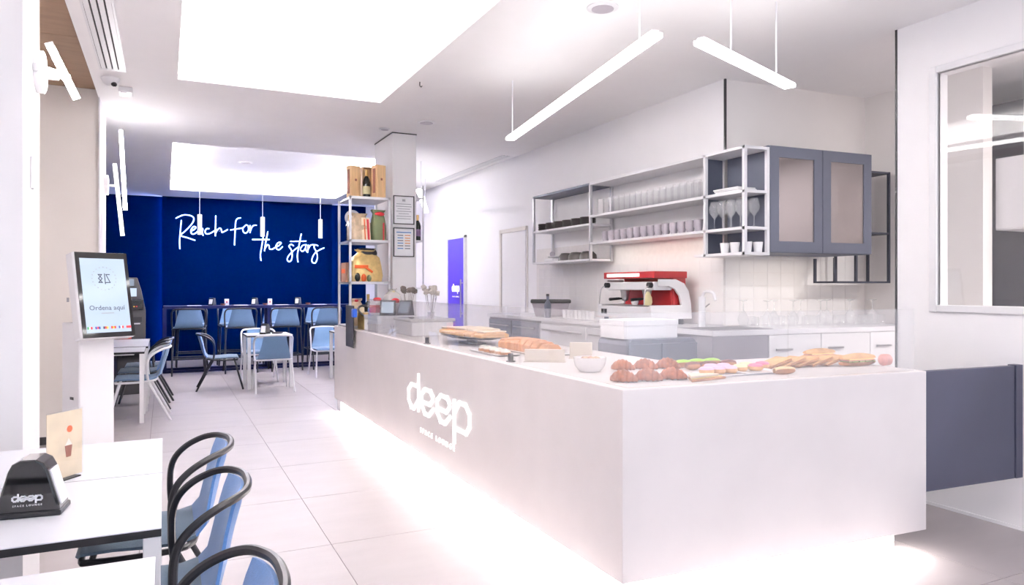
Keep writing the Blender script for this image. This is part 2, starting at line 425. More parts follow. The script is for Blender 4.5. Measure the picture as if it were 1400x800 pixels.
# splashback tiles
TW, TZ, gap = 0.150, 0.112, 0.004
tme = mesh('tile', B((0, 0, 0, 0.006, TW - .002, TZ - .006)))
tm2 = mesh('tile', B((0, -0.006, 0, TW - .002, 0, TZ - .006)))
ob('splashback', B((XW - 0.004, 4.63, 1.10, XW, 8.0, 1.90)), 'tile_grout', parent=wr)
nrow = 7
for r in range(5):
    for c in range(22):
        ob('tile', tme, 'tile_glaze', parent=wr, loc=(XW - 0.009, 4.632 + c * TW, 1.10 + r * TZ))
sb = ob('splashback', prism([kx(0, -.004)[:2], kx(1.6, -.004)[:2], kx(1.6)[:2], kx(0)[:2]], 1.10, 1.85), 'tile_grout', parent=w2)
for r in range(6):
    for c in range(10):
        p = kx(0.004 + c * TW, -0.003, 1.10 + r * TZ)
        ob('tile', tm2, 'tile_glaze', parent=w2, loc=p, rz=BA)
# right partition with window, back room behind it
XR = 4.50; WY0, WY1, WZ0, WZ1 = 0.9, 2.943, 1.306, 2.807
wp = struct('wall_partition', B((XR, -1.6, 0, XR + .1, WY0, CEIL), (XR, WY1, 0, XR + .1, 3.24, CEIL), (XR, WY0, 0, XR + .1, WY1, WZ0), (XR, WY0, WZ1, XR + .1, WY1, CEIL)), 'wall_paint')
win = struct('window_1', B((XR - .02, WY0 - .05, WZ0 - .045, XR + .03, WY0, WZ1 + .045), (XR - .02, WY1, WZ0 - .045, XR + .03, WY1 + .05, WZ1 + .045),
                          (XR - .02, WY0, WZ0 - .045, XR + .03, WY1, WZ0), (XR - .02, WY0, WZ1, XR + .03, WY1, WZ1 + .045)), 'white_metal', bevel=0.006)
ob('window_pane', B((XR + .005, WY0, WZ0, XR + .012, WY1, WZ1)), 'window_glass', parent=win)
struct('trim_4', B((XR - .006, 3.226, 0, XR, 3.24, CEIL)), 'graphite')
struct('wall_back_room', B((7.2, -1.6, 0, 7.3, 7.0, CEIL)), 'back_room_grey')
struct('wall_back_room_end', B((5.97, 4.9, 0, 7.2, 5.0, CEIL)), 'back_room_grey')
struct('wall_front_back_room', B((XR + .1, -1.6, 0, 7.2, -1.5, CEIL)), 'beige_paint')
struct('baseboard_right', B((XR - .008, -1.6, 0, XR, 3.24, 0.02)), 'wall_paint')
# column behind the bar
struct('wall_column', B((2.32, 7.85, 0, 2.6, 8.6, CEIL)), 'wall_paint', bevel=0.004)
struct('trim_5', B((2.315, 7.845, CEIL - .012, 2.605, 8.605, CEIL)), 'graphite')
# doors of the bar wall
d1 = struct('door_1', B((XW - .012, 8.30, 0, XW - .004, 9.02, 2.17)), 'wall_paint')
ob('door_frame', B((XW - .03, 9.02, 0, XW - .002, 9.07, 2.22), (XW - .03, 8.26, 2.17, XW - .002, 9.07, 2.22), (XW - .012, 8.24, 0, XW - .002, 8.27, 2.22)), 'beige_paint', parent=d1)
d2 = struct('door_2', B((XW - .035, 10.37, 0, XW - .004, 11.06, 2.2)), 'violet_door')
ob('door_frame', B((XW - .045, 11.06, 0, XW - .002, 11.10, 2.24), (XW - .045, 10.33, 0, XW - .002, 10.37, 2.24), (XW - .045, 10.33, 2.2, XW - .002, 11.1, 2.24)), 'white_metal', parent=d2)
ob('door_handle', B((XW - .075, 10.42, 0.95, XW - .06, 10.44, 1.55), (XW - .06, 10.42, 1.0, XW - .035, 10.44, 1.02), (XW - .06, 10.42, 1.48, XW - .035, 10.44, 1.5)), 'steel', parent=d2)
DEEP = [[(1, 0), (1, 1.5)], [(1, 1), (.28, 1), (0, .75), (0, .3), (.28, 0), (.55, 0), (1, .45)],
        [(1.45, .45), (2.1, .45), (2.35, .68), (2.35, .82), (2.15, 1), (1.63, 1), (1.32, .75), (1.32, .3), (1.62, 0), (2.0, 0), (2.38, .32)],
        [(2.85, .45), (3.5, .45), (3.75, .68), (3.75, .82), (3.55, 1), (3.03, 1), (2.72, .75), (2.72, .3), (3.02, 0), (3.4, 0), (3.78, .32)],
        [(4.12, -.52), (4.12, 1.0)], [(4.12, .55), (4.5, 1), (4.95, 1), (5.22, .72), (5.22, .28), (5.0, 0), (4.12, 0)]]
def deep_logo(wid, hgt, stroke, th):
    k = wid / 5.22
    return ribbon([[((x - 2.61) * k, z * hgt) for x, z in st] for st in DEEP], stroke, th)
ob('lettering', xf(deep_logo(.30, .075, .016, .004), (XW - .036, 10.72, 1.36), rz=-PI / 2), 'sign_white', parent=d2)
ob('lettering', xf(text_bm('SPACE LOUNGE', .03, space=1.5), (XW - .037, 10.72, 1.27), rz=-PI / 2), 'sign_white', parent=d2)

# ------------------------------------------------------------------ ceiling fittings
v = thing('slot_diffuser', 'long linear air diffuser with blades set in the ceiling edge', 'air vent', (-.375, 4.7, CEIL))
ob('backing', B((-.09, -1.87, -.001, .09, 1.87, 0.0)), 'vent_dark', parent=v)
ob('frame', B((-.095, -1.9, -.008, -.08, 1.9, 0), (.08, -1.9, -.008, .095, 1.9, 0), (-.08, -1.9, -.008, .08, -1.86, 0), (-.08, 1.86, -.008, .08, 1.9, 0)), 'white_metal', parent=v)
for k in range(4): ob('blade', B((-.078 + k * .042, -1.86, -.007, -.078 + k * .042 + .031, 1.86, -.001)), 'white_metal', parent=v)
v = thing('slot_diffuser', 'narrow slotted air vent along the ceiling above the bar wall', 'air vent', (4.10, 9.9, CEIL))
ob('backing', B((-.06, -1.3, -.001, .06, 1.3, 0)), 'vent_dark', parent=v)
for k in range(3): ob('blade', B((-.06 + k * .044, -1.3, -.006, -.06 + k * .044 + .032, 1.3, -.001)), 'white_metal', parent=v)
p = at_z(151, 107, CEIL)
c = thing('dome_camera', 'white dome security camera with black eye on the ceiling', 'security camera', p)
ob('housing', lathe([(0, -.065), (.03, -.06), (.055, -.04), (.07, -.012), (.072, 0), (0, 0)], 18), 'white_metal', parent=c, smooth=True)
ob('lens_eye', ellips((.028, -.03, -.055), .024, .024, .02), 'black_gloss', parent=c, smooth=True)
p = at_z(172, 122, CEIL)
c = thing('emergency_light', 'small rectangular grey emergency light on the ceiling', 'emergency light', p)
ob('body', B((-.055, -.09, -.045, .055, .09, 0)), 'white_metal', parent=c, bevel=.006)
ob('diffuser', B((-.04, -.075, -.05, .01, .075, -.045)), 'mug_grey', parent=c)
for (px, py, z, r, lab) in ((424, 91, CEIL + .27, .09, 'round ceiling speaker in the coffer over the walkway'), (336, 222, CEIL + .27, .11, 'round grey speaker in the coffer before the navy wall'),
                            (824, 10, CEIL, .10, 'round smoke detector above the pastry bar'), (583, 167, CEIL, .10, 'round ceiling rose beside the white column'), (526, 176, CEIL, .06, 'small round sensor on the ceiling by the column top')):
    c = thing('ceiling_disc', lab, 'ceiling fitting', at_z(px, py, z))
    ob('rim', lathe([(0, -.012), (r * .8, -.012), (r, -.006), (r, 0), (0, 0)], 24), 'white_metal', parent=c, smooth=True)
    ob('grille', cyl(r * .7, -.014, -.012, 20), 'mug_grey', parent=c)
p = at_z(574, 112, CEIL)
c = thing('ceiling_hook', 'tiny grey hook screwed into the ceiling', 'hook', p)
ob('hook', tube(smooth_path([(0, 0, 0), (0, 0, -.03), (.012, 0, -.042), (.02, 0, -.03)]), .004, 6), 'graphite', parent=c)

# ------------------------------------------------------------------ lamps
def bar_pendant(a, b, label, wires):
    a, b = Vector(a), Vector(b); mid = (a + b) / 2; L = (b - a).length; rz = math.atan2((b - a).y, (b - a).x)
    t = thing('linear_pendant', label, 'pendant lamp', mid, rz)
    ob('housing', B((-L / 2 + .004, -.02, .012, L / 2 - .004, .02, .024)), 'white_metal', parent=t)
    ob('diffuser', B((-L / 2, -.036, -.012, L / 2, .036, .012)), 'lamp_white', parent=t)
    for wv in wires:
        ob('suspension_wire', tube([(wv * L - L / 2, 0, .03), (wv * L - L / 2, 0, CEIL - mid.z)], .005, 6), 'white_gloss', parent=t)
bar_pendant(at_z(697, 190, 2.7), at_z(897, 47, 2.7), 'long slanting linear pendant lamp hanging over the bar', (.03, .93))
bar_pendant(at_z(957, 57, 2.7), at_z(1080, 118, 2.7), 'shorter linear pendant lamp hanging over the sandwiches', (.30, .82))
bar_pendant(at_z(573, 260, 2.7), at_z(583, 290, 2.7), 'linear pendant lamp hanging beyond the column', (.2, .8))
for px, n in ((273, 'farthest from the column'), (359, 'in the middle of three'), (438, 'next to the metal rack')):
    p = at_y(px, 300, 13.35)
    t = thing('cylinder_pendant', 'slim white cylinder pendant lamp over the high table, ' + n, 'pendant lamp', (p.x, 13.35, 2.33), group='cylinder pendants over the high table')
    ob('shade', lathe([(.032, 0), (.037, 0), (.037, .34), (.012, .345), (0, .345)], 16), 'white_metal', parent=t, smooth=True)
    ob('lens', cyl(.031, .004, .01, 14), 'tube_white', parent=t)
    ob('cord', tube([(0, 0, .345), (0, 0, CEIL + .27 - 2.33)], .004, 6), 'white_metal', parent=t)
    ob('canopy', cyl(.03, CEIL + .24 - 2.33, CEIL + .27 - 2.33, 12), 'white_metal', parent=t)
# wall lamps
p = at_x(50, 98, XL)
t = thing('wall_lamp', 'round wall lamp with two crossing light tubes on the pilaster', 'wall lamp', p)
ob('disc', xf(lathe([(0, 0), (.10, 0), (.10, .03), (.09, .035), (0, .035)], 24), ry=PI / 2), 'white_metal', parent=t, smooth=True)
ob('arm', tube([(.03, .0, -.02), (.09, .0, -.02)], .012, 8), 'white_metal', parent=t)
def light_tube(par, a, b, r):
    a, b = Vector(a), Vector(b); d = (b - a).normalized()
    ob('light_tube', tube([a, b], r, 10), 'tube_white', parent=par, smooth=True)
    ob('end_cap', tube([a - d * .02, a], r * 1.1, 10), 'white_metal', parent=par, smooth=True)
light_tube(t, (.06, -.03, .12), (.16, .05, -.10), .017)
light_tube(t, (.02, -.10, -.005), (.12, .06, .005), .017)
p = at_x(141, 253, XL)
t = thing('wall_lamp', 'wall lamp with two tall upright tubes beside the navy corner', 'wall lamp', p)
ob('disc', xf(cyl(.10, .012, .045, 20), ry=PI / 2), 'white_metal', parent=t, smooth=True)
ob('arm', tube([(.045, 0, 0), (.12, 0, 0)], .012, 8), 'white_metal', parent=t)
ob('light_tube', tube([(.15, .1, .58), (.19, .1, -.23)], .018, 10), 'tube_white', parent=t, smooth=True)
ob('light_tube', tube([(.10, .0, .22), (.17, .0, -.50)], .018, 10), 'lamp_soft', parent=t, smooth=True)
p = at_x(42, 236, XL)
t = thing('glow_plate', 'small rounded white glowing plate on the pilaster', 'wall light', p)
ob('plate', B((0, -.022, -.075, .012, .022, .075)), 'white_gloss', parent=t, bevel=.01)
ob('glow', B((.012, -.014, -.065, .014, .014, .065)), 'lamp_soft', parent=t)  # emissive face set on the plate

# ================================================================== NEON SIGN
def n1(p): return (230 + p[0] / 11.425, 280 + p[1] / 11.425)
def n2(p): return (330 + p[0] / 10.77, 300 + p[1] / 10.77)
N = [(n1, [
    [(205, 240), (190, 400), (178, 560), (182, 690)],
    [(118, 212), (170, 185), (240, 160), (330, 165), (395, 200), (390, 265), (330, 345), (260, 415), (195, 480), (300, 515), (420, 556)],
    [(350, 410), (400, 390), (430, 355), (400, 340), (362, 380), (355, 430), (385, 460), (440, 435), (470, 400), (510, 378), (470, 400), (458, 430), (475, 458), (515, 430), (540, 370), (535, 430), (545, 482)],
    [(640, 375), (600, 375), (575, 415), (590, 450), (640, 452), (735, 400)],
    [(742, 170), (740, 300), (735, 490)],
    [(737, 450), (770, 390), (812, 365), (832, 400), (840, 430), (880, 415), (930, 385)],
    [(1135, 205), (1085, 215), (1055, 260), (1045, 400), (1035, 632)],
    [(970, 395), (1060, 380), (1160, 362)],
    [(1215, 315), (1165, 370), (1180, 430), (1220, 440), (1255, 390), (1245, 330), (1212, 314)],
    [(1275, 320), (1285, 390), (1275, 440)], [(1278, 420), (1310, 345), (1350, 320), (1382, 322)]]),
    (n2, [
    [(325, 240), (300, 400), (280, 520), (290, 610)], [(160, 297), (415, 297)],
    [(390, 180), (360, 330), (340, 465)], [(343, 440), (380, 375), (408, 390), (412, 430), (450, 440), (505, 410), (560, 380), (585, 345), (545, 342), (510, 390), (520, 435), (560, 445), (608, 400)],
    [(770, 390), (730, 368), (702, 400), (735, 450), (748, 530), (735, 600), (700, 622), (675, 590), (700, 530), (780, 450), (850, 400)],
    [(882, 210), (850, 380), (825, 530), (835, 630)], [(720, 325), (955, 320)],
    [(950, 375), (900, 385), (870, 440), (900, 470), (940, 430), (955, 370), (945, 430), (962, 475)],
    [(985, 375), (975, 490)], [(978, 450), (1020, 380), (1080, 375)],
    [(1130, 390), (1090, 375), (1070, 410), (1105, 480), (1120, 560), (1090, 640), (1045, 630), (1040, 580), (1080, 500), (1150, 450), (1220, 420)]])]
base = at_y(340, 330, YB - .03)
t = thing('neon_sign', 'blue white neon handwriting Reach for the stars on the navy wall', 'neon sign', base)
for fn, sts in N:
    for st in sts:
        pts = [at_y(*fn(p), YB - .03) - base for p in st]
        ob('neon_stroke', tube(smooth_path(pts, 5), .009, 6), 'neon', parent=t, smooth=True)
for (px, py) in ((262, 320), (300, 316), (372, 340), (420, 345)):
    p = at_y(px, py, YB - .03) - base
    ob('standoff', xf(cyl(.006, 0, .03, 8), (p.x, 0, p.z), rx=-PI / 2), 'steel', parent=t)
# ================================================================== THE BAR COUNTER
ZB, ZT = 0.13, 0.975
CA = Vector((1.785, 2.57, 0)); CLEN = 1.865
CB = CA + BX * CLEN
inner = CA + BX * CLEN + BY * 0.86
poly = [(CA.x, CA.y), (CB.x, CB.y), (inner.x, inner.y), (2.73, 3.385), (2.73, 7.5), (2.28, 7.5), (2.28, 8.41), (1.785, 8.41)]
ctr = thing('bar_counter', 'long pale stone bar counter with lit logo and glowing plinth', 'counter', (CA.x, CA.y, 0))
ob('body', prism(poly, ZB, ZT), 'counter_stone', parent=ctr, bevel=0.004, world=CA)
q = 0.11
pl = [(CA.x + q, CA.y + q), (CB.x - q, CB.y + q), (inner.x - q, inner.y - q), (2.73 - q, 3.385 - q), (2.73 - q, 7.5 - q), (2.28 - q, 7.5 - q), (2.28 - q, 8.39), (CA.x + .03, 8.39), (CA.x + .03, 8.2), (CA.x + q, 8.2)]
ob('plinth', prism(pl, 0, ZB), 'white_matt', parent=ctr, world=CA)
# LED tape under the overhang: a lamp of the counter itself
L = 8.2 - CA.y
area('plinth_led', (CA.x + .05, CA.y + L / 2 + .05, ZB - .006), (0, 0, 0), 0.02, L - .05, 40, (1.0, 0.97, 0.93))
mid = CA + BX * (CLEN / 2) + BY * .05
area('plinth_led', (mid.x, mid.y, ZB - .006), (0, 0, BA), CLEN - .2, 0.02, 11, (1.0, 0.95, 0.90))
# sign on the long face
sg = thing('counter_sign', 'raised white lit letters deep space lounge on the counter front', 'sign', (CA.x, 4.92, .46), -PI / 2)
# letters along -Y from x<0 (far) to x>0 (near): local x = -Y
ob('logo_letters', deep_logo(1.28, .185, .025, .014), 'sign_white', parent=sg)
ob('small_letters', xf(text_bm('SPACE LOUNGE', .055, .003, 2.1), (0.0, -.003, -.145)), 'sign_white', parent=sg)
# slim dark plate on the front near the far end
pt = at_x(480, 460, CA.x)
t = thing('terminal_plate', 'slim dark upright plate with blue reflection on the counter end', 'plate', (CA.x, pt.y, 0.80))
ob('plate', B((-.03, -.22, -.01, -.018, .12, .43)), 'graphite', parent=t, bevel=.004)
ob('bracket', B((-.018, -.08, .06, .0, .04, .14)), 'steel', parent=t)
ob('blue_reflection', B((-.05, -.30, .31, -.006, -.215, .40)), 'reflection_blue', parent=t, bevel=.01)  # blue box drawn in place of a reflection on the dark plate

# glass guard
ZG = 1.306
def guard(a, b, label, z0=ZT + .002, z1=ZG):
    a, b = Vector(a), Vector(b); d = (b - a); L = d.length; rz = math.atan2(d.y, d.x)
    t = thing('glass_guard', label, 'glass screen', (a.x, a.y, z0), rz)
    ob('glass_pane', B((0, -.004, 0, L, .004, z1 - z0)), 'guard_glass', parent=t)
g0 = CA + BX * .045 + BY * .03
ys = [(7.05, 'clear glass screen on the bar at the till end'), (5.35, 'clear glass screen in front of the flatbreads'), (3.75, 'clear glass screen in front of the bowl')]
y1 = g0.y + .01
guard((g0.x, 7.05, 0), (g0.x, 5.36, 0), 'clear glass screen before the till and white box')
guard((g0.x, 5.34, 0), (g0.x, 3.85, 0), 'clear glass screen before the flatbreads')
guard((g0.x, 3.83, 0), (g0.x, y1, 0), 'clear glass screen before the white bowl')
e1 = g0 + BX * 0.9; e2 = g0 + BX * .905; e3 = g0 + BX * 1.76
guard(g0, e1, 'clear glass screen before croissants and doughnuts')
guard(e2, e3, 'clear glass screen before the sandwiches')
for i, (a, s) in enumerate(((Vector((g0.x + .03, 5.35, 0)), 'bread'), (Vector((g0.x + .03, 3.84, 0)), 'bowl'))):
    t = thing('glass_clamp', 'small dark steel clamp at the glass joint beside the ' + ('flatbreads' if i == 0 else 'white bowl'), 'clamp', (a.x, a.y, ZT))
    ob('post', cyl(.016, 0, .05, 12), 'graphite', parent=t); ob('foot', cyl(.028, 0, .006, 14), 'graphite', parent=t)
# gate between the bar and the partition
t = thing('bar_gate', 'slate blue swing gate between the counter and the white partition', 'gate', (CB.x, CB.y, .325), BA)
ob('panel', B((.004, .015, 0, .735, .055, .645)), 'panel_blue', parent=t, bevel=.002)
ob('hinge_post', B((.742, .01, 0, .80, .06, .65)), 'panel_blue', parent=t, bevel=.002)
ob('gap_shadow_strip', B((.735, .03, 0, .742, .05, .645)), 'black_edge', parent=t)

# ------------------------------------------------------------------ back counter
ZK = 1.095
XF = 3.65; KY = 4.10
kc = Vector((XF, KY, 0))
def kl(s, d): return kc + BX * s + BY * d
kend = 2.15
wt = [(XF, 8.2), (XF, KY), kl(kend, 0)[:2], kl(kend, .55)[:2], (XW, 4.62), (XW - .012, 4.64), (XW - .012, 8.2)]
worktop = ob('kitchen_worktop', prism(wt, ZK - .04, ZK), 'white_gloss', bevel=.003)
tag(worktop, 'white worktop running along the bar wall and round the corner', 'worktop')
def base_unit(name, label, cat, x0, y0, x1, y1, m, parts, z1=ZK - .04, group=None):
    t = thing(name, label, cat, ((x0 + x1) / 2, (y0 + y1) / 2, 0), group=group)
    hx, hy = (x1 - x0) / 2, (y1 - y0) / 2
    ob('carcass', B((-hx + .02, -hy, .08, hx, hy, z1)), m, parent=t)
    ob('kickboard', B((-hx + .06, -hy, 0, hx, hy, .08)), 'graphite', parent=t)
    for (a, b, zz0, zz1, pm) in parts:
        d = ob('door', B((-hx, -hy + a, zz0, -hx + .02, -hy + b, zz1)), pm, parent=t, bevel=.002)
        ob('handle', B((-hx - .02, -hy + a + .06, zz1 - .07, -hx - .012, -hy + b - .06, zz1 - .055), (-hx - .012, -hy + a + .07, zz1 - .07, -hx, -hy + a + .08, zz1 - .055)), 'steel', parent=d)
    return t
Y0 = KY + .12
base_unit('fridge_unit', 'grey undercounter fridge with two doors beside the knock bin', 'fridge', XF + .01, 6.85, XW - .02, 8.19, 'grey_laminate', ((.02, .66, .1, 1.03, 'slate'), (.68, 1.32, .1, 1.03, 'slate')))
base_unit('dishwasher_unit', 'white undercounter unit with two doors below the coffee machine', 'cabinet', XF + .01, 4.95, XW - .02, 6.83, 'white_matt', ((.02, .92, .1, 1.03, 'white_gloss'), (.94, 1.86, .1, 1.03, 'white_gloss')))
base_unit('corner_cabinet', 'grey corner cabinet beneath the worktop bend', 'cabinet', XF + .01, 4.66, XW - .02, 4.93, 'grey_laminate', ((.01, .26, .1, 1.03, 'grey_laminate'),))
def kunit(name, label, cat, s0, s1, m, nd, dm):
    p = kl(s0, 0); t = thing(name, label, cat, (p.x, p.y, 0), BA)
    ob('carcass', B((0, .02, .08, s1 - s0, .5, ZK - .04)), m, parent=t)
    wd = (s1 - s0) / nd
    for k in range(nd):
        d = ob('door', B((k * wd + .004, .002, .08, (k + 1) * wd - .004, .02, ZK - .045)), dm, parent=t, bevel=.002)
        ob('handle', B((k * wd + .06, -.02, .93, k * wd + .22, -.012, .945), (k * wd + .07, -.012, .93, k * wd + .08, .002, .945), (k * wd + .2, -.012, .93, k * wd + .21, .002, .945)), 'steel', parent=d)
ku = thing('sink_cabinet', 'plain grey fronted sink cabinet at the worktop corner', 'cabinet', (XF, KY, 0), BA)
ob('carcass', B((.004, .02, .0, .52, .5, ZK - .04)), 'grey_laminate', parent=ku)
ob('front_panel', B((.0, .0, .0, .52, .02, ZK - .042)), 'grey_laminate', parent=ku)
kunit('drawer_cabinet', 'white cabinet with steel handles under the drying glasses', 'cabinet', .53, 2.12, 'white_matt', 3, 'white_matt')
t = thing('sink_basin', 'dark inset sink basin in the white worktop corner', 'sink', (kl(.1, .06).x, kl(.1, .06).y, ZK), BA)
ob('rim', B((-.06, .0, .0005, .52, .40, .003)), 'sink_dark', parent=t); ob('bowl', B((.0, .05, .003, .46, .35, .004)), 'graphite', parent=t)
p = kl(.26, .47)
t = thing('tap', 'tall white column tap standing behind the sink', 'tap', (p.x, p.y, ZK))
ob('column', cyl(.028, 0, .25, 16), 'white_gloss', parent=t, smooth=True); ob('spout', tube(smooth_path([(0, 0, .25), (0, -.04, .29), (0, -.13, .28), (0, -.16, .22)]), .012, 8), 'white_gloss', parent=t, smooth=True)
ob('lever', tube([(0.028, 0, .16), (.07, -.01, .19)], .006, 6), 'steel', parent=t)
# service trolley with a white carton
t = thing('service_cupboard', 'dark slate two door cupboard with rounded top in the bar aisle', 'cupboard', (3.135, 4.2, 0))
rb = [(-.295, 0.06), (.295, .06), (.295, 1.02), (.285, 1.045), (.262, 1.06), (-.262, 1.06), (-.285, 1.045), (-.295, 1.02)]
ob('body', sideprism(rb, -.18, .2), 'slate', parent=t, bevel=.004)
ob('door', B((-.288, -.2, .08, -.03, -.182, 1.03)), 'slate', parent=t, bevel=.004)
ob('door', B((-.022, -.2, .08, .288, -.182, 1.03)), 'slate', parent=t, bevel=.004)
for sx in (-.24, .24):
    for sy in (-.14, .15): ob('castor', xf(cyl(.03, -.012, .012, 12), (sx, sy, .03), rx=PI / 2), 'black_plastic', parent=t)
t = thing('carton', 'plain white carton box lying on the slate cupboard', 'box', (3.07, 4.22, 1.061))
ob('box', B((-.23, -.15, 0, .23, .15, .125)), 'paper_white', parent=t, bevel=.003)
ob('lid', B((-.235, -.155, .09, .235, .155, .13)), 'paper_white', parent=t, bevel=.003)

# ------------------------------------------------------------------ coffee machine
cm = thing('espresso_machine', 'red and white two group espresso machine on the back worktop', 'coffee machine', (3.93, 5.35, ZK))
ZM = .05
for sx in (-.16, .17):
    for sy in (-.34, .34): ob('foot', cyl(.022, 0, ZM, 10), 'black_plastic', parent=cm).location = (sx, sy, 0)
ob('base', B((-.21, -.40, ZM, .20, .40, ZM + .105)), 'white_metal', parent=cm, bevel=.006)
ob('drip_tray', B((-.20, -.36, ZM + .105, .08, .36, ZM + .112)), 'steel', parent=cm)
for k in range(11): ob('tray_slat', B((-.195 + k * .024, -.35, ZM + .112, -.185 + k * .024, .35, ZM + .115)), 'steel', parent=cm)
ob('body', B((.06, -.37, ZM + .105, .20, .37, .46)), 'red_enamel', parent=cm, bevel=.006)
ob('splash_panel', B((.052, -.36, ZM + .115, .06, .36, ZM + .25)), 'red_enamel', parent=cm)
ob('head', B((-.14, -.36, .30, .06, .36, .375)), 'white_metal', parent=cm, bevel=.01)
ob('top_frame', B((-.16, -.39, .405, .20, .39, .465)), 'red_enamel', parent=cm, bevel=.006)
ob('lit_panel', B((-.163, -.18, .42, -.16, .33, .45)), 'sign_white', parent=cm)
for s in (-1, 1):      # arched side panels
    outer = [(.235, ZM), (.225, .18), (.20, .29), (.15, .36), (.06, .395), (-.12, .395)]
    innr = [(-.12, .335), (-.02, .335), (.05, .31), (.10, .25), (.12, ZM + .12), (-.21, ZM + .12), (-.21, ZM)]
    ob('side_arch', sideprism(outer + innr, s * .40 - .012, s * .40 + .012), 'white_metal', parent=cm, bevel=.003)
for sy in (-.17, .17):
    g = ob('group_head', lathe([(0, .235), (.034, .235), (.036, .26), (.045, .30), (0, .30)], 16), 'steel', parent=cm, smooth=True); g.location = (-.07, sy, 0)
    pf = ob('portafilter', lathe([(0, .20), (.02, .20), (.034, .215), (.034, .235), (0, .235)], 16), 'steel', parent=cm, smooth=True); pf.location = (-.07, sy, 0)
    hd = ob('handle', tube([(-.034, 0, .222), (-.07, 0, .222), (-.17, 0, .215)], lambda i: (.007, .012, .014)[i], 10), 'black_plastic', parent=pf, smooth=True)
    ob('spout', tube([(0, 0, .20), (0, .0, .185), (0, .018, .175)], .006, 6), 'steel', parent=pf)
for sy in (-.33, .33):
    ob('steam_knob', xf(cyl(.024, 0, .04, 14), (-.14, sy, .345), ry=-PI / 2), 'black_plastic', parent=cm, smooth=True)
    ob('steam_wand', tube(smooth_path([(-.13, sy * 1.02, .33), (-.20, sy * 1.04, .33), (-.225, sy * 1.05, .27), (-.235, sy * 1.06, .17)]), .005, 6), 'steel', parent=cm, smooth=True)
ob('switch', B((-.214, .31, ZM + .03, -.21, .35, ZM + .075)), 'black_plastic', parent=cm); ob('switch', B((-.214, .26, ZM + .03, -.21, .30, ZM + .075)), 'black_plastic', parent=cm)
def cup_bm(r, h, handle=True, n=16):
    bm = lathe([(0, 0), (r * .65, 0), (r * .9, h * .35), (r, h), (r * .92, h), (r * .82, h * .4), (r * .55, h * .08), (0, h * .08)], n)
    return bm
def handle_bm(r, h): return tube(smooth_path([(r * .9, 0, h * .8), (r * 1.4, 0, h * .78), (r * 1.45, 0, h * .45), (r * .85, 0, h * .3)]), r * .1, 6)
def cup(name, label, m, loc, r, h, rz=0, group=None):
    t = thing(name, label, 'cup', loc, rz, group)
    ob('bowl', cup_bm(r, h), m, parent=t, smooth=True); ob('handle', handle_bm(r, h), m, parent=t, smooth=True)
    return t
cup('espresso_cup', 'small white cup under the spout of the espresso machine', 'porcelain', (3.80, 5.28, ZK + ZM + .115), .036, .055, -2.2)
t = thing('cleaning_cloth', 'cream patterned hanging cloth bundle beside the steam wand', 'cloth', (3.78, 5.06, ZK + ZM + .116))
ob('cloth', lathe([(0, 0), (.03, .004), (.04, .03), (.036, .07), (.022, .10), (.012, .12), (0, .122)], 14), 'cream', parent=t, smooth=True)
# bin with dark lid
p = at_z(737, 431, ZK + .0)
t = thing('knock_bin', 'light grey tapered tub with dark lid on the back worktop', 'tub', (3.92, 7.05, ZK), -.5)
bm = bmesh.new(); lo = [bm.verts.new(c) for c in ((-.17, -.10, 0), (.17, -.10, 0), (.17, .10, 0), (-.17, .10, 0))]; hi = [bm.verts.new(c) for c in ((-.21, -.14, .15), (.21, -.14, .15), (.21, .14, .15), (-.21, .14, .15))]
bm.faces.new(lo[::-1]); bm.faces.new(hi)
for k in range(4): bm.faces.new((lo[k], lo[(k + 1) % 4], hi[(k + 1) % 4], hi[k]))
ob('tub', bm, 'mug_grey', parent=t, bevel=.008); ob('lid', B((-.225, -.155, .15, .225, .155, .19)), 'graphite', parent=t, bevel=.01)
t = thing('syrup_bottle', 'slate blue bottle standing at the worktop edge near the tub', 'bottle', (3.70, 6.72, ZK))
ob('bottle', lathe([(0, 0), (.035, 0), (.037, .01), (.037, .13), (.03, .16), (.014, .185), (.014, .23), (0, .23)], 16), 'slate', parent=t, smooth=True); ob('cap', cyl(.016, .23, .255, 12), 'graphite', parent=t)
for k in range(8):
    Y = 6.62 - k * .075
    t = thing('worktop_cup', 'white cup on the back worktop, %s from the blue bottle' % ORD[k], 'cup', (3.86, Y, ZK), group='white cups between bottle and espresso machine')
    ob('cup', lathe([(0, 0), (.026, 0), (.034, .085), (.036, .087), (.033, .087), (.025, .006), (0, .006)], 14), 'porcelain', parent=t, smooth=True)

# ------------------------------------------------------------------ wall shelf unit over the worktop
XS = 3.95
sh = thing('wall_shelf', 'white open steel wall shelf full of glasses along the bar wall', 'shelf', (XW, 5.2, 1.66))
W0 = Vector((XW, 5.2, 1.66))
def sp(name, bm, m='white_metal', **k): return ob(name, bm, m, parent=sh, world=W0, **k)
ZTOP = 2.50
YA, YM, YP, YC = 7.55, 6.277, 4.533, 4.085       # far end, unit joint, post, corner
th = .022
sp('shelf', B((XS, YM, ZTOP - th, XW - .01, YA, ZTOP)), 'slate')
sp('shelf', B((XS, YM, 2.085 - th, XW - .01, YA, 2.085)), 'white_metal')
sp('shelf', B((XS, YM, 1.717 - th, XW - .01, YA, 1.717)), 'white_metal')
sp('shelf', B((XS, 4.66, ZTOP - th, XW - .01, YM, ZTOP)))
sp('shelf', B((XS, 4.66, 2.165 - th, XW - .01, YM, 2.165)))
sp('shelf', B((XS, 4.66, 1.885 - th, XW - .01, YM, 1.885)))
cpoly = [(XS, YC), (4.19, YC - .016), (4.19, 4.60), (XW - .01, 4.60), (XW - .01, 4.66), (XS, 4.66)]
for z in (ZTOP, 2.165, 1.885, 1.69): sp('shelf', prism(cpoly, z - th, z))
pw = .013
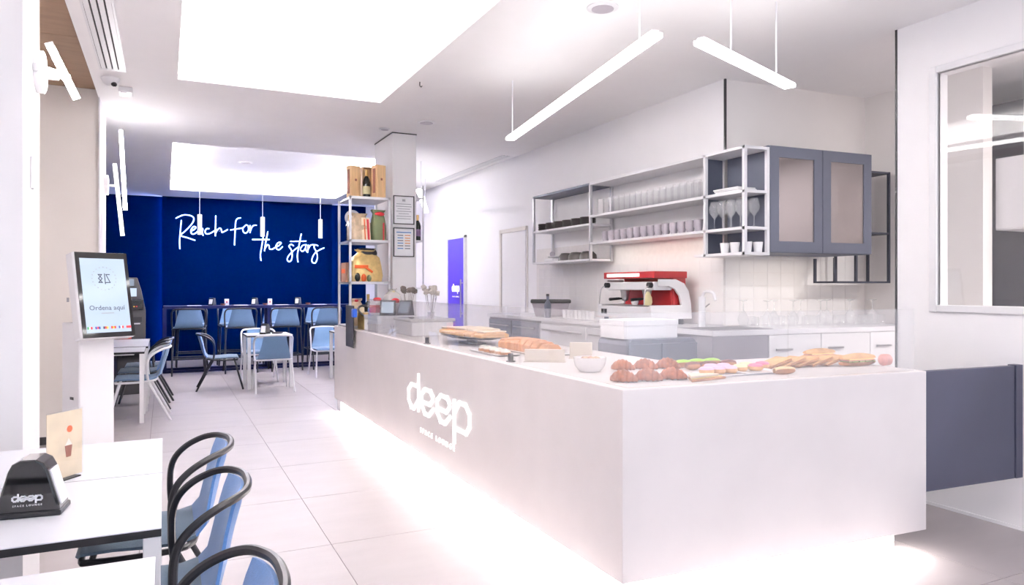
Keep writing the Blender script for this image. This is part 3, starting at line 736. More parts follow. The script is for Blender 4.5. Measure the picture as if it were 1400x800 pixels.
for (x, y, z0, z1) in ((XS + pw, YA - pw, 1.695, ZTOP), (XW - .03, YA - pw, 1.695, ZTOP), (XS + pw, YM, 1.695, ZTOP), (XW - .03, YM, 1.695, ZTOP), (XS + pw, YP, 1.67, ZTOP), (XS + pw, YC + pw, 1.668, ZTOP), (4.19 - pw, YC - .003, 1.668, ZTOP)):
    sp('post', B((x - pw, y - pw, z0, x + pw, y + pw, z1)), 'shelf_steel' if y > 6 else 'white_metal')
sp('back_panel', B((4.0, 4.585, 1.69, 4.19, 4.597, ZTOP - th)), 'slate')
cab = thing('glass_door_cabinet', 'slate blue wall cabinet with two mirrored glass doors', 'cabinet', (4.195, YC - .016, 1.69), BA)
CW = 1.065; CH = ZTOP + .02 - 1.69
ob('carcass', B((0, .022, 0, CW, .50, CH)), 'slate', parent=cab)
fr = .085
for k in range(2):
    a = k * CW / 2 + .003; b = (k + 1) * CW / 2 - .003
    d = ob('door', B((a, 0, .004, a + fr, .02, CH - .004), (b - fr, 0, .004, b, .02, CH - .004), (a + fr, 0, .004, b - fr, .02, fr + .004), (a + fr, 0, CH - fr - .004, b - fr, .02, CH - .004)), 'slate', parent=cab)
    ob('door_glass', B((a + fr, .008, fr + .004, b - fr, .012, CH - fr - .004)), 'mirror_glass', parent=d)
# dark open frame shelf
fs = thing('frame_shelf', 'dark open frame shelf hanging beside the glass door cabinet', 'shelf', (5.126, 4.25, 1.457), BA)
def fp(bm): return ob('frame_bar', bm, 'slate_dark', parent=fs)
for (x, z) in ((0, 0), (.24, .43), (.24, .965)): ob('shelf', B((x, 0, z, .65, .24, z + .016)), 'slate_dark', parent=fs)
for (x, y, z1) in ((0, 0, .215), (0, .22, .215), (.63, 0, .983), (.63, .22, .983), (.24, 0, .983), (.24, .22, .983)): fp(B((x, y, 0, x + .02, y + .02, z1)))
# warm LED strips under the wall shelf and the cabinet
area('shelf_led', (4.12, 5.45, 1.855), (0, 0, 0), 0.03, 1.5, 0.9, (1.0, 0.92, 0.80))
area('shelf_led', (4.75, 4.36, 1.684), (0, 0, BA), 1.0, 0.03, 0.7, (1.0, 0.90, 0.76))

# ------------------------------------------------------------------ glassware
hg = mesh('tall_glass', lathe([(0, 0), (.030, 0), (.033, .16)], 12), True)
for r in range(2):
    for k in range(17):
        Y = 6.17 - k * .092 - r * .04
        t = ob('tall_glass', hg, 'clear_glass', loc=(4.02 + r * .10, Y, 2.165))
        tag(t, 'tall clear tumbler in the %s row on the upper shelf, %s from the plate stacks' % (('front', 'back')[r], ORD[k]), 'glass', 'tall tumblers on the upper shelf')
mg = thing('mug', 'grey stoneware mug on the middle shelf, first from the plate stacks', 'mug', (4.03, 6.1, 1.885), PI / 2, 'grey mugs on the middle shelf')
ob('bowl', cup_bm(.04, .105), 'mug_grey', parent=mg, smooth=True); ob('handle', handle_bm(.04, .105), 'mug_grey', parent=mg, smooth=True)
for k in range(1, 14): dup(mg, (4.03, 6.1 - k * .108, 1.885), PI / 2, 'grey stoneware mug on the middle shelf, %s from the plate stacks' % ORD[k])
WINE = [(0, 0), (.033, 0), (.034, .004), (.005, .012), (.004, .085), (.02, .105), (.042, .14), (.044, .165), (.030, .225)]
wg = mesh('wine_glass', lathe(WINE, 14), True)
for k, (x, y) in enumerate(((4.0, 4.47), (4.0, 4.38), (4.0, 4.28), (4.0, 4.18), (4.09, 4.13), (4.13, 4.25), (4.1, 4.4))):
    tag(ob('wine_glass', wg, 'clear_glass', loc=(x, y, 1.885)), 'stemmed wine glass on the shelf corner, ' + ('next to the last mug', 'second from the last mug', 'third from the last mug', 'by the corner post', 'between the corner post and cabinet', 'behind the corner post', 'before the slate back panel')[k], 'glass', 'wine glasses on the shelf corner')
for k, (x, y) in enumerate(((3.99, 4.34), (3.99, 4.23), (4.02, 4.13), (4.12, 4.12))):
    t = thing('white_cup', 'plain white cup on the lowest corner shelf, %s counted towards the cabinet' % ORD[k], 'cup', (x, y, 1.69), group='white cups on the lowest corner shelf')
    ob('cup', lathe([(0, 0), (.03, 0), (.038, .08), (.034, .08), (.027, .008), (0, .008)], 14), 'porcelain', parent=t, smooth=True)
for k in range(3):
    tag(ob('flat_tray', B((-.09, -.14, 0, .10, .13, .011)), 'porcelain', bevel=.003, loc=(4.06, 4.3 + k * .012, 2.1655 + k * .0125)), 'flat white tray in the upper corner shelf pile, ' + ('lowest', 'middle', 'topmost')[k], 'tray', 'white trays on the upper corner shelf')
pm = mesh('plate', lathe([(0, 0), (.055, 0), (.085, .012), (.087, .015), (.055, .006), (0, .006)], 16), True)
for s in range(6):
    for k in range(6):
        tag(ob('dark_plate', pm, 'plate_dark', loc=(4.05, 7.42 - s * .19, 2.086 + k * .013)), 'dark plate, %s up in the %s stack from the shelf end by the white door' % (ORD[k], ORD[s]), 'plate', 'dark plates in stacks')
for i, (y, r) in enumerate(((6.95, .085), (6.72, .095), (6.48, .095))):
    t = thing('dark_bowl', 'deep dark bowl on the lowest far shelf, %s from the scale' % ORD[i], 'bowl', (4.06, y, 1.718), group='dark bowls on the lowest shelf')
    ob('bowl', lathe([(r, 0), (r * .95, .05), (r * .6, .085), (0, .09), (0, .082), (r * .55, .078), (r * .85, .045), (r * .92, 0)], 16), 'plate_dark', parent=t, smooth=True)
t = thing('small_scale', 'white kitchen scale on the lowest far shelf', 'scale', (4.06, 7.2, 1.718))
ob('body', B((-.09, -.10, 0, .09, .10, .035)), 'porcelain', parent=t, bevel=.008); ob('pan', lathe([(0, .045), (.07, .045), (.085, .055), (.08, .058), (0, .05)], 18), 'porcelain', parent=t, smooth=True); ob('stem', cyl(.02, .035, .046, 10), 'steel', parent=t); ob('dial', xf(cyl(.03, 0, .02, 14), (0, .07, .09), rx=PI / 2), 'mug_grey', parent=t); ob('dial_post', B((-.01, .055, .035, .01, .07, .09)), 'white_metal', parent=t)
# glasses drying on the corner worktop
tg = mesh('tumbler', lathe([(.034, 0), (.03, .09), (0, .09)], 12), True)
wu = mesh('upturned_wine_glass', lathe([(.03, 0), (.044, .06), (.042, .085), (.02, .12), (.005, .14), (.004, .21), (.033, .218), (.034, .222), (0, .222)], 12), True)
rnd = random.Random(3)
for k in range(15):
    for r in range(2):
        s = .56 + k * .098 + rnd.uniform(-.01, .01); d = .18 + r * .14 + rnd.uniform(-.02, .02)
        p = kl(s, d)
        if (k + r) % 3 == 1: tag(ob('upturned_wine_glass', wu, 'clear_glass', loc=(p.x, p.y, ZK)), 'upturned wine glass on the corner worktop, %s row, %s place from the tap' % (('front', 'back')[r], ORD[k]), 'glass', 'upturned wine glasses on the corner worktop')
        else: tag(ob('tumbler', tg, 'clear_glass', loc=(p.x, p.y, ZK)), 'upturned tumbler on the corner worktop, %s row, %s place from the tap' % (('front', 'back')[r], ORD[k]), 'glass', 'upturned tumblers on the corner worktop')
# back room furniture seen through the partition window
t = thing('tall_dark_cabinet', 'tall dark slate cabinet seen through the partition window', 'cabinet', (6.75, 3.9, 0))
ob('carcass', B((-.28, -.55, 0, .3, .6, 3.0)), 'slate_dark', parent=t); ob('door', B((-.3, -.54, .05, -.28, .02, 2.98)), 'slate_dark', parent=t); ob('door', B((-.3, .03, .05, -.28, .59, 2.98)), 'slate_dark', parent=t)
t = thing('hood_box', 'white boxy cupboard hanging in the back room behind the window', 'cupboard', (6.22, 3.35, 1.88))
ob('body', B((-.18, -.55, 0, .2, .12, .58)), 'white_matt', parent=t, bevel=.004); ob('door', B((-.2, -.54, .01, -.18, .11, .57)), 'white_matt', parent=t, bevel=.003)
ob('hanger_rail', B((-.02, -.5, .58, .02, .1, .60)), 'steel', parent=t)
for yy in (-.4, 0): ob('hanger_rod', tube([(0, yy, .60), (0, yy, CEIL - 1.88)], .008, 6), 'steel', parent=t)
# ================================================================== FOOD ON THE BAR
ZC = ZT + .001
def cz(px, py): return at_z(px, py, ZT)
def croissant_bm():
    bm = bmesh.new(); n = 48; k = 14; R = .088; rings = []
    for i in range(n + 1):
        t = i / n; a = math.radians(-46 + 92 * t)
        env = math.sin(PI * (.05 + .90 * t)) ** .8
        u_ = abs(t - .5) * 7; rr = .033 * env * (1.2 - .36 * (u_ - math.floor(u_))) + .004
        c = Vector((R * math.sin(a) * 1.15, R * (1 - math.cos(a)) * 1.1, 0)); tn = Vector((math.cos(a) * 1.15, math.sin(a) * 1.1, 0)).normalized(); nn = Vector((-tn.y, tn.x, 0))
        rings.append([bm.verts.new(c + nn * rr * math.cos(2 * PI * j / k) + Vector((0, 0, max(rr * math.sin(2 * PI * j / k), -rr * .7) + .027 * env + .002))) for j in range(k)])
    for a, b in zip(rings, rings[1:]):
        for j in range(k): bm.faces.new((a[j], a[(j + 1) % k], b[(j + 1) % k], b[j]))
    bm.faces.new(rings[0][::-1]); bm.faces.new(rings[-1])
    zmin = min(v.co.z for v in bm.verts)
    for v in bm.verts: v.co.z -= zmin
    bmesh.ops.recalc_face_normals(bm, faces=bm.faces)
    return bm
crm = mesh('croissant', croissant_bm(), True)
for k, (px, py, a, s) in enumerate(((851, 523.5, -.8, .84), (885, 522, -.8, .86), (919, 520, -.8, .86), (850, 507, -.8, .82), (881, 506, -.8, .84), (912, 505, -.8, .86))):
    o = ob('croissant', crm, 'croissant', loc=cz(px, py) + Vector((.015, .015, .0015)), rz=a); o.scale = (s, s, s)
    tag(o, 'golden croissant at the bar corner, ' + ('glass side, nearest the bowl', 'glass side, middle', 'glass side, beside the flatbread', 'aisle side, nearest the bowl', 'aisle side, middle', 'aisle side, beside the green eclairs')[k], 'croissant', 'croissants at the bar corner')
def slab(poly, z): return prism(poly, 0, z)
p = cz(952, 520.5) + Vector((.06, .0, 0))
t = thing('folded_flatbread', 'flat triangular toasted piadina with pale top beside the croissants', 'flatbread', p, .12)
ob('lower_bread', prism([(-.13, -.03), (.12, -.02), (-.05, .07)], 0, .012), 'bread_dark', parent=t, bevel=.004)
ob('filling', prism([(-.12, -.02), (.10, -.012), (-.05, .06)], .012, .018), 'cheese', parent=t)
ob('upper_bread', prism([(-.13, -.025), (.07, -.02), (-.05, .07)], .018, .03), 'bread_pale', parent=t, bevel=.004)
def dish(name, label, m, loc, rz, L, Wd, h=.012, group=None):
    t = thing(name, label, 'plate', loc, rz, group)
    bm = bmesh.new()
    ring = lambda sx, sy, z: [bm.verts.new((x * sx, y * sy, z)) for x, y in ((-1, -1), (1, -1), (1, 1), (-1, 1))]
    rs = [ring(L * .42, Wd * .42, 0), ring(L * .5, Wd * .5, h), ring(L * .48, Wd * .48, h), ring(L * .41, Wd * .41, .004)]
    bm.faces.new(rs[0][::-1]); bm.faces.new(rs[3])
    for a, b in zip(rs, rs[1:]):
        for k in range(4): bm.faces.new((a[k], a[(k + 1) % 4], b[(k + 1) % 4], b[k]))
    ob('dish', bm, m, parent=t, bevel=.002)
    return t
dish('serving_tray', 'white rectangular tray of pink iced doughnuts', 'porcelain', cz(986, 513), BA, .27, .16)
dish('serving_tray', 'white rectangular tray of pale green and red iced doughnuts', 'porcelain', cz(1035, 510), BA, .25, .16)
def donut(px, py, m, lab, r=.036, dz=.005):
    t = thing('doughnut', lab, 'doughnut', cz(px, py) + Vector((0, 0, dz)))
    ob('dough', tube([(r * .62 * math.cos(a), r * .62 * math.sin(a), .017) for a in [2 * PI * i / 16 for i in range(16)]], .017, 8, closed=True), 'bread', parent=t, smooth=True)
    ob('icing', tube([(r * .62 * math.cos(a), r * .62 * math.sin(a), .021) for a in [2 * PI * i / 16 for i in range(16)]], .0165, 8, closed=True), m, parent=t, smooth=True)
for k, (px, py) in enumerate(((966, 513), (982, 512), (998, 511), (972, 508.5), (989, 507.5))): donut(px, py, 'icing_pink', 'doughnut with pale pink icing, ' + ('glass side, by the croissants', 'glass side, middle', 'glass side, by the green doughnuts', 'aisle side, by the croissants', 'aisle side, by the green doughnuts')[k])
for k, (px, py) in enumerate(((1012, 509), (1020, 506))): donut(px, py, 'icing_pale', 'doughnut with pale green icing on the %s side of the tray' % ('glass', 'aisle')[k])
for k, (px, py) in enumerate(((1033, 508), (1042, 505))): donut(px, py, 'icing_red', 'doughnut with raspberry red icing on the %s side of the tray' % ('glass', 'aisle')[k])
for o in [x for x in COL.objects if x.name.startswith('doughnut')]: o['group'] = 'iced doughnuts on the white trays'
def eclair(px, py, m, lab, L, r, rz, grp):
    t = thing('eclair', lab, 'pastry', cz(px, py), rz, grp)
    n = 9; pts = [((i / (n - 1) - .5) * L, 0, r) for i in range(n)]
    rad = lambda i: r * (math.sin(PI * (.08 + .84 * i / (n - 1))) ** .4)
    ob('pastry', tube(pts, rad, 10), 'bread_dark', parent=t, smooth=True)
    ob('icing', xf(tube(pts, lambda i: rad(i) * .96, 10), (0, 0, r * .16)), m, parent=t, smooth=True)
for k, (px, py, L) in enumerate(((933, 503, .10), (952, 501.5, .11), (972, 500.5, .11))): eclair(px, py, 'icing_green', 'eclair with bright green icing, %s from the croissants' % ORD[k], L, .022, BA, 'green eclairs')
for k, (px, py, L) in enumerate(((947, 506, .085), (968, 505, .10), (995, 503, .10))): eclair(px, py, 'chocolate', 'eclair with chocolate icing, %s from the croissants' % ORD[k], L, .022, BA, 'chocolate eclairs')
eclair(1072, 512, 'icing_peach', 'soft peach coloured bun before the toasted sandwiches', .13, .020, BA, None)
for k in range(5):      # toasted flat sandwiches leaning on one another
    p = cz(1058 + k * 19, 503 - k * .9) + Vector((0, 0, .001))
    t = thing('toasted_sandwich', 'flat toasted sandwich in the leaning row, %s from the doughnut trays' % ORD[k], 'sandwich', p, BA + .1, 'toasted sandwiches in an overlapping row')
    for nm, m, z0, z1, e in (('lower_bread', 'bread_dark', 0, .006, .0), ('filling', 'ham', .006, .009, .006), ('upper_bread', 'bread', .009, .015, .0)):
        ob(nm, xf(B((-.085 + e, -.055 + e, z0, .085 - e, .055 - e, z1)), (0, 0, .022), ry=-.24), m, parent=t, bevel=.002)
def baguette(px, py, L, lab, back):
    t = thing('filled_baguette', lab, 'sandwich', cz(px, py), BA + .04)
    n = 11; xs = [(i / (n - 1) - .5) * L for i in range(n)]; rad = lambda i: .032 * math.sin(PI * (.1 + .8 * i / (n - 1))) ** .5
    lo = tube([(x, 0, .026) for x in xs], rad, 10)
    for v_ in lo.verts: v_.co.z = min(v_.co.z, .026) * .9
    ob('lower_bread', lo, 'bread_dark', parent=t, smooth=True)
    hi = tube([(x, 0, .040) for x in xs], rad, 10)
    for v_ in hi.verts: v_.co.z = max(v_.co.z, .042)
    ob('upper_bread', hi, 'bread', parent=t, smooth=True)
    ob('lettuce', B(*[(xs[i] + .004, -.036 + .004 * (i % 2), .024, xs[i + 1] - .002, .034, .031) for i in range(1, n - 2)]), 'lettuce', parent=t)
    ob('ham', B((-L * .4, -.033, .031, L * .4, .03, .037)), 'ham', parent=t); ob('cheese', B((-L * .38, -.034, .037, L * .36, .03, .042)), 'cheese', parent=t)
baguette(1120, 492, .24, 'filled baguette with lettuce and ham lying behind', 1)
baguette(1172, 500, .26, 'filled baguette with lettuce and ham nearest the partition', 0)
p = cz(1199, 501)
t = thing('wrap_end', 'pink paper wrap at the tip of the nearest baguette', 'paper wrap', p + Vector((0.06, 0, 0)), BA)
ob('paper', xf(lathe([(0, -.03), (.018, -.028), (.034, -.01), (.032, .03), (0, .032)], 12), (0, 0, .034), ry=PI / 2), 'ham', parent=t, smooth=True)
# long side
p = cz(632, 470)
t = thing('dark_platter', 'dark oval platter on a short foot holding focaccia', 'platter', (2.2, p.y, ZC))
ob('platter', xf(lathe([(0, .045), (.15, .045), (.21, .062), (.212, .066), (.15, .052), (0, .052)], 24), rz=0), 'graphite', parent=t, smooth=True)
ob('stem', cyl(.035, .006, .046, 14), 'graphite', parent=t); ob('foot', cyl(.09, 0, .008, 18), 'graphite', parent=t)
t.scale = (1, 2.1, 1)
def loaf(name, lab, m, loc, rz, L, Wd, h, slices, grp=None, top=None):
    for k in range(slices):
        u = (k + .5) / slices - .5
        d = Vector((math.cos(rz), math.sin(rz), 0)) * (u * L)
        t = thing(name, lab + ', %s from the bowl end' % ORD[k], 'bread', Vector(loc) + d, rz, grp)
        w2_ = L / slices * .48; e = math.sqrt(max(.25, 1 - (1.5 * u) ** 2))
        prof = [(-Wd / 2 * e, 0), (Wd / 2 * e, 0), (Wd / 2 * e, h * .55 * e), (Wd * .3 * e, h * .95 * e), (0, h * e), (-Wd * .3 * e, h * .95 * e), (-Wd / 2 * e, h * .55 * e)]
        bm = sideprism(prof, -w2_, w2_); xf(bm, rz=PI / 2)
        ob('slice', bm, m, parent=t, bevel=.004)
        if top: ob('topping', xf(B((-Wd * .42 * e, -w2_ * .9, h * .9 * e, Wd * .42 * e, w2_ * .9, h * e + .006)), rz=PI / 2), top, parent=t, bevel=.003)
loaf('focaccia_piece', 'golden focaccia piece on the dark platter', 'bread', (2.2, p.y, ZC + .0665), PI / 2 + .05, .80, .30, .055, 6, 'focaccia pieces on the dark platter', 'bread_pale')
p2 = cz(690, 482)
dish('serving_plate', 'white long plate under the sliced loaf', 'porcelain', (2.27, p2.y, ZC), PI / 2, .86, .30)
loaf('loaf_slice', 'thick slice of the brown loaf on the white plate', 'bread_dark', (2.27, p2.y, ZC + .005), PI / 2, .72, .17, .09, 8, 'slices of the brown loaf')
p3 = cz(715, 494)
dish('serving_plate', 'white plate of cream cakes nearest the sliced loaf', 'porcelain', (1.99, 4.36, ZC), PI / 2, .50, .17)
for k in range(5):
    t = thing('cream_cake', 'small cream topped cake, %s from the focaccia end of its plate' % ORD[k], 'cake', (1.99, 4.36 + .18 - k * .09, ZC + .005), group='small cream cakes in a row')
    ob('sponge', cyl(.034, 0, .018, 12), 'bread_dark', parent=t, smooth=True); ob('cream', lathe([(.034, .018), (.03, .03), (.015, .034), (.01, .04), (0, .042)], 12), 'cake_cream', parent=t, smooth=True)
t = thing('price_card', 'small beige acrylic price block behind the white bowl', 'price holder', (2.34, 3.82, ZC), -.6)
ob('block', B((-.07, -.012, .004, .07, .012, .10)), 'beige_acrylic', parent=t, bevel=.003); ob('foot', B((-.075, -.03, 0, .075, .03, .006)), 'beige_acrylic', parent=t)
t = thing('price_card', 'wide beige acrylic price block before the loaf', 'price holder', (2.04, 3.74, ZC), -.6)
ob('block', B((-.12, -.012, .004, .12, .012, .075)), 'beige_acrylic', parent=t, bevel=.003); ob('foot', B((-.125, -.03, 0, .125, .03, .006)), 'beige_acrylic', parent=t)
p = cz(804, 509)
t = thing('white_bowl', 'round white bowl holding wrapped sweets on the bar', 'bowl', p + Vector((.03, .03, .001)))
ob('bowl', lathe([(0, 0), (.055, 0), (.08, .03), (.088, .075), (.083, .075), (.074, .032), (.05, .008), (0, .008)], 24), 'porcelain', parent=t, smooth=True)
for k in range(9):
    a = k * 2.4; r = .018 * math.sqrt(k)
    tag(ob('wrapped_sweet', ellips((0, 0, 0), .017, .012, .010, 8, 6), 'cellophane_tan' if k % 3 else 'kraft', smooth=True, loc=t.location + Vector((r * math.cos(a), r * math.sin(a), .066 + .003 * (k < 4))), rz=a), 'wrapped sweet heaped in the white bowl', 'sweet', 'sweets in the white bowl')

# ================================================================== TILL END OF THE BAR
t = thing('till_box', 'white cash drawer box with small lock at the bar end', 'cash drawer', (2.05, 7.05, ZC))
ob('case', B((-.20, -.28, 0, .20, .22, .15)), 'white_gloss', parent=t, bevel=.006); ob('lid', B((-.205, -.285, .13, .205, .225, .165)), 'white_gloss', parent=t, bevel=.006)
ob('drawer_front', B((-.206, -.26, .015, -.20, .20, .115)), 'white_matt', parent=t, bevel=.002); ob('lock', xf(cyl(.009, 0, .006, 10), (-.206, .05, .08), ry=-PI / 2), 'steel', parent=t)
t = thing('cake_box', 'clear lidded white storage box beside the cash drawer', 'storage box', (2.2, 6.42, ZC))
ob('tub', B((-.2, -.26, 0, .2, .26, .13)), 'white_gloss', parent=t, bevel=.01); ob('lid', B((-.215, -.275, .13, .215, .275, .16)), 'film', parent=t, bevel=.008)
t = thing('wire_stand', 'tiny crossed wire easel before the cash drawer', 'easel', (1.93, 6.55, ZC))
ob('wire', tube([(0, -.04, 0), (0, .05, .09)], .003, 6), 'steel', parent=t); ob('wire', tube([(.01, .05, 0), (.01, -.04, .09)], .003, 6), 'steel', parent=t)
def tablet(px, lab, loc, rz, sm):
    t = thing('payment_tablet', lab, 'tablet', loc, rz)
    bm = sideprism([(-.05, 0), (.05, 0), (.02, .145), (.008, .15)], -.075, .075)
    ob('casing', bm, 'black_plastic', parent=t, bevel=.004)
    ob('display', xf(B((-.002, -.06, -.058, 0, .06, .058)), (-.0225, 0, .078), ry=.365), sm, parent=t)
tablet(0, 'black payment tablet with pale screen on the cash drawer', (2.0, 6.93, ZC + .166), 1.15, 'screen')
tablet(0, 'black payment tablet turned away beside the other tablet', (2.16, 6.86, ZC + .166), .6, 'screen_dim')
for i, (x, y, m, lab, n) in enumerate(((2.34, 7.35, 'dried_dark', 'glass vase of grey dried flower heads near the till', 7), (2.46, 6.95, 'dried_flower', 'glass vase of cream dried blossoms near the till', 9))):
    t = thing('flower_vase', lab, 'vase', (x, y, ZC + (.0 if i == 0 else 0)))
    ob('vase', lathe([(0, 0), (.05, 0), (.055, .02), (.045, .12), (.035, .17), (.04, .19), (.036, .19), (.03, .17), (.04, .12), (.048, .02), (0, .012)], 16), 'clear_glass', parent=t, smooth=True)
    rr = random.Random(i)
    for k in range(n):
        a = 2 * PI * k / n; e = Vector((.07 * math.cos(a) * rr.uniform(.5, 1.2), .07 * math.sin(a) * rr.uniform(.5, 1.2), rr.uniform(.36, .46)))
        ob('stem', tube([(0, 0, .02), (e.x * .3, e.y * .3, .18), e], .002, 5), 'dried_dark', parent=t)
        f = ellips(e, .03, .03, .026, 8, 6)
        for v_ in f.verts: v_.co += (v_.co - e) * rr.uniform(-.25, .3)
        ob('blossom', f, m, parent=t)
if 1:   # gift parcels before the rack
    def parcel(name, lab, cat, loc, rz, parts, grp=None):
        t = thing(name, lab, cat, loc, rz, grp)
        for nm, bm, m, bv in parts: ob(nm, bm, m, parent=t, bevel=bv, smooth=(bv == 0))
        return t
    def bag(wd, dp, h, top=.6, seed=1): # crumpled bag, gathered near the top
        bm = bmesh.new(); rs = []; g = random.Random(seed); nn = 20
        for z, sx, sy in ((0, 1, 1), (h * .2, 1.04, 1.04), (h * .5, 1.0, .95), (h * .75, .88, .7), (h * .9, top * .6, .3), (h, top * .85, .42)):
            row = []
            for i in range(nn):
                a = 2 * PI * i / nn; c_, s_ = math.cos(a), math.sin(a)
                e = lambda v_: math.copysign(abs(v_) ** .45, v_)
                j = 1 + (g.uniform(-.05, .05) if z else 0)
                row.append(bm.verts.new((wd / 2 * sx * e(c_) * j, dp / 2 * sy * e(s_) * j, z + (g.uniform(-.012, .012) if z > h * .6 else 0))))
            rs.append(row)
        bm.faces.new(rs[0][::-1]); bm.faces.new(rs[-1])
        for a, b in zip(rs, rs[1:]):
            for k in range(nn): bm.faces.new((a[k], a[(k + 1) % nn], b[(k + 1) % nn], b[k]))
        return bm
    parcel('gift_bag', 'red and white printed gift bag with bow on the cash drawer', 'gift bag', (1.95, 7.14, ZC + .166), .4,
           [('bag', B((-.06, -.05, 0, .06, .05, .14)), 'card_white', .006), ('print', B((-.062, -.052, .02, .062, .052, .10)), 'ribbon_red', .006), ('bow', ellips((0, 0, .155), .05, .03, .022), 'ribbon_red', 0)])
    parcel('gift_bag', 'silver and red wrapped parcel with ribbon bow on the cash drawer', 'gift bag', (2.11, 7.04, ZC + .166), .5,
           [('parcel', B((-.05, -.06, 0, .05, .06, .12)), 'mug_grey', .01), ('ribbon', B((-.052, -.015, 0, .052, .015, .123)), 'ribbon_red', .003), ('bow', ellips((0, 0, .14), .045, .045, .03), 'ribbon_red', 0)])
    parcel('gift_bag', 'mauve gift bag in clear film near the tablets', 'gift bag', (2.13, 7.215, ZC + .166), .3,
           [('bag', B((-.06, -.05, 0, .06, .05, .12)), 'mauve', .008), ('film_wrap', bag(.18, .15, .26), 'film', 0), ('bow', ellips((0, 0, .235), .03, .03, .02), 'cream', 0)])
    parcel('gift_basket', 'dark wicker edged gold gift basket behind the cash drawer', 'gift basket', (1.93, 7.44, ZC), .2,
           [('basket', B((-.08, -.08, 0, .08, .08, .18)), 'gold_foil', .01), ('rim', tube([(.1 * math.cos(a), .1 * math.sin(a), .19 + .06 * math.sin(a)) for a in [2 * PI * i / 14 for i in range(14)]], .012, 6, closed=True), 'graphite', 0)])

# ------------------------------------------------------------------ metal rack with hampers
RX0, RX1, RY0, RY1 = 1.80, 2.23, 7.68, 8.22
rk = thing('metal_rack', 'grey steel open rack of gift hampers standing on the bar end', 'rack', ((RX0 + RX1) / 2, (RY0 + RY1) / 2, ZC))
R0 = Vector(rk.location)
shz = [ZC + .004, 1.46, 1.915, 2.385]
for (x, y) in ((RX0, RY0), (RX1, RY0), (RX0, RY1), (RX1, RY1)):
    ob('post', B((x - .012, y - .012, ZC, x + .012, y + .012, 2.41)), 'shelf_steel', parent=rk, world=R0)
for z in shz: ob('shelf', B((RX0, RY0, z, RX1, RY1, z + .018), (RX0 - .012, RY0 - .012, z - .004, RX1 + .012, RY0, z + .024), (RX0 - .012, RY1, z - .004, RX1 + .012, RY1 + .012, z + .024)), 'shelf_steel', parent=rk, world=R0)
def on(k): return shz[k] + .019
def wine_box(lab, loc, rz):
    t = thing('wine_box', lab, 'wine box', loc, rz)
    ob('box', B((-.06, -.05, 0, .06, .05, .37)), 'wood', parent=t, bevel=.003); ob('sliding_lid', B((-.052, -.056, .008, .052, -.05, .362)), 'wood', parent=t, bevel=.002)
    ob('printed_label', B((-.065, -.025, .06, -.06, .02, .33)), 'print_brown', parent=t); ob('seal', B((-.012, -.058, .2, .012, -.056, .225)), 'print_brown', parent=t)
wine_box('pale wooden wine box at the rack edge beside the navy wall', (1.90, 7.95, on(3)), .25)
wine_box('pale wooden wine box beside the dark bottle, next to the column', (2.14, 7.78, on(3)), .35)
t = thing('wine_box', 'open wooden wine box standing behind the dark bottle', 'wine box', (2.08, 8.08, on(3)))
ob('back', B((-.06, .04, 0, .06, .05, .39)), 'wood', parent=t); ob('side', B((-.06, -.05, 0, -.05, .04, .39)), 'wood', parent=t); ob('side', B((.05, -.05, 0, .06, .04, .39)), 'wood', parent=t); ob('top', B((-.06, -.05, .38, .06, .05, .39)), 'wood', parent=t)
def bottle(name, lab, loc, lm='cream', grp=None, s=1.0):
    t = thing(name, lab, 'bottle', loc, 0, grp); t.scale = (s, s, s)
    ob('glass', lathe([(0, 0), (.036, 0), (.038, .01), (.038, .17), (.03, .205), (.014, .235), (.0135, .29), (0, .29)], 16), 'dark_bottle', parent=t, smooth=True)
    ob('paper_label', cyl(.0386, .05, .13, 16), lm, parent=t, smooth=True); ob('foil', lathe([(.0145, .235), (.0155, .30), (0, .30)], 12), 'cork_foil', parent=t, smooth=True)
bottle('wine_bottle', 'dark wine bottle with cream label between the wooden boxes', (2.03, 7.88, on(3)), 'cream', None, 1.1)
# upper rack shelf
t = thing('round_card', 'round white card disc behind the bottles on the rack', 'card', (1.93, 8.12, on(2)))
ob('disc', xf(cyl(.09, 0, .006, 24), (0, 0, .28), rx=PI / 2), 'card_white', parent=t); ob('stick', B((-.004, -.006, 0, .004, 0, .28)), 'white_metal', parent=t)
bottle('wine_bottle', 'dark bottle before the white disc, nearer the navy wall', (1.865, 8.0, on(2)), 'dark_bottle')
bottle('wine_bottle', 'dark bottle before the white disc, beside the striped parcel', (1.955, 7.99, on(2)), 'dark_bottle')
parcel('gift_hamper', 'tan cellophane hamper with red striped card on the rack', 'hamper', (1.925, 7.815, on(2)), .15,
       [('hamper', bag(.22, .20, .30, 1.0, 3), 'cellophane_tan', 0), ('striped_card', xf(B((-.05, -.004, 0, .05, .004, .25)), (.045, -.112, .005), rx=-.15), 'card_cream', .002), ('stripe', xf(B((-.012, -.007, 0, .012, -.004, .23)), (.07, -.112, .007), rx=-.15), 'ribbon_red', .001), ('stripe', xf(B((-.006, -.007, 0, .006, -.004, .23)), (.03, -.112, .007), rx=-.15), 'orange_print', .001)])
parcel('gift_parcel', 'olive green wrapped parcel with red bow on the rack', 'parcel', (2.135, 7.79, on(2)), .2,
       [('parcel', bag(.15, .15, .34, 1.3, 5), 'olive', 0), ('ribbon', B((.02, -.083, 0, .036, -.078, .2)), 'ribbon_red', .001), ('bow', ellips((.01, -.02, .30), .06, .04, .026), 'ribbon_red', 0)])
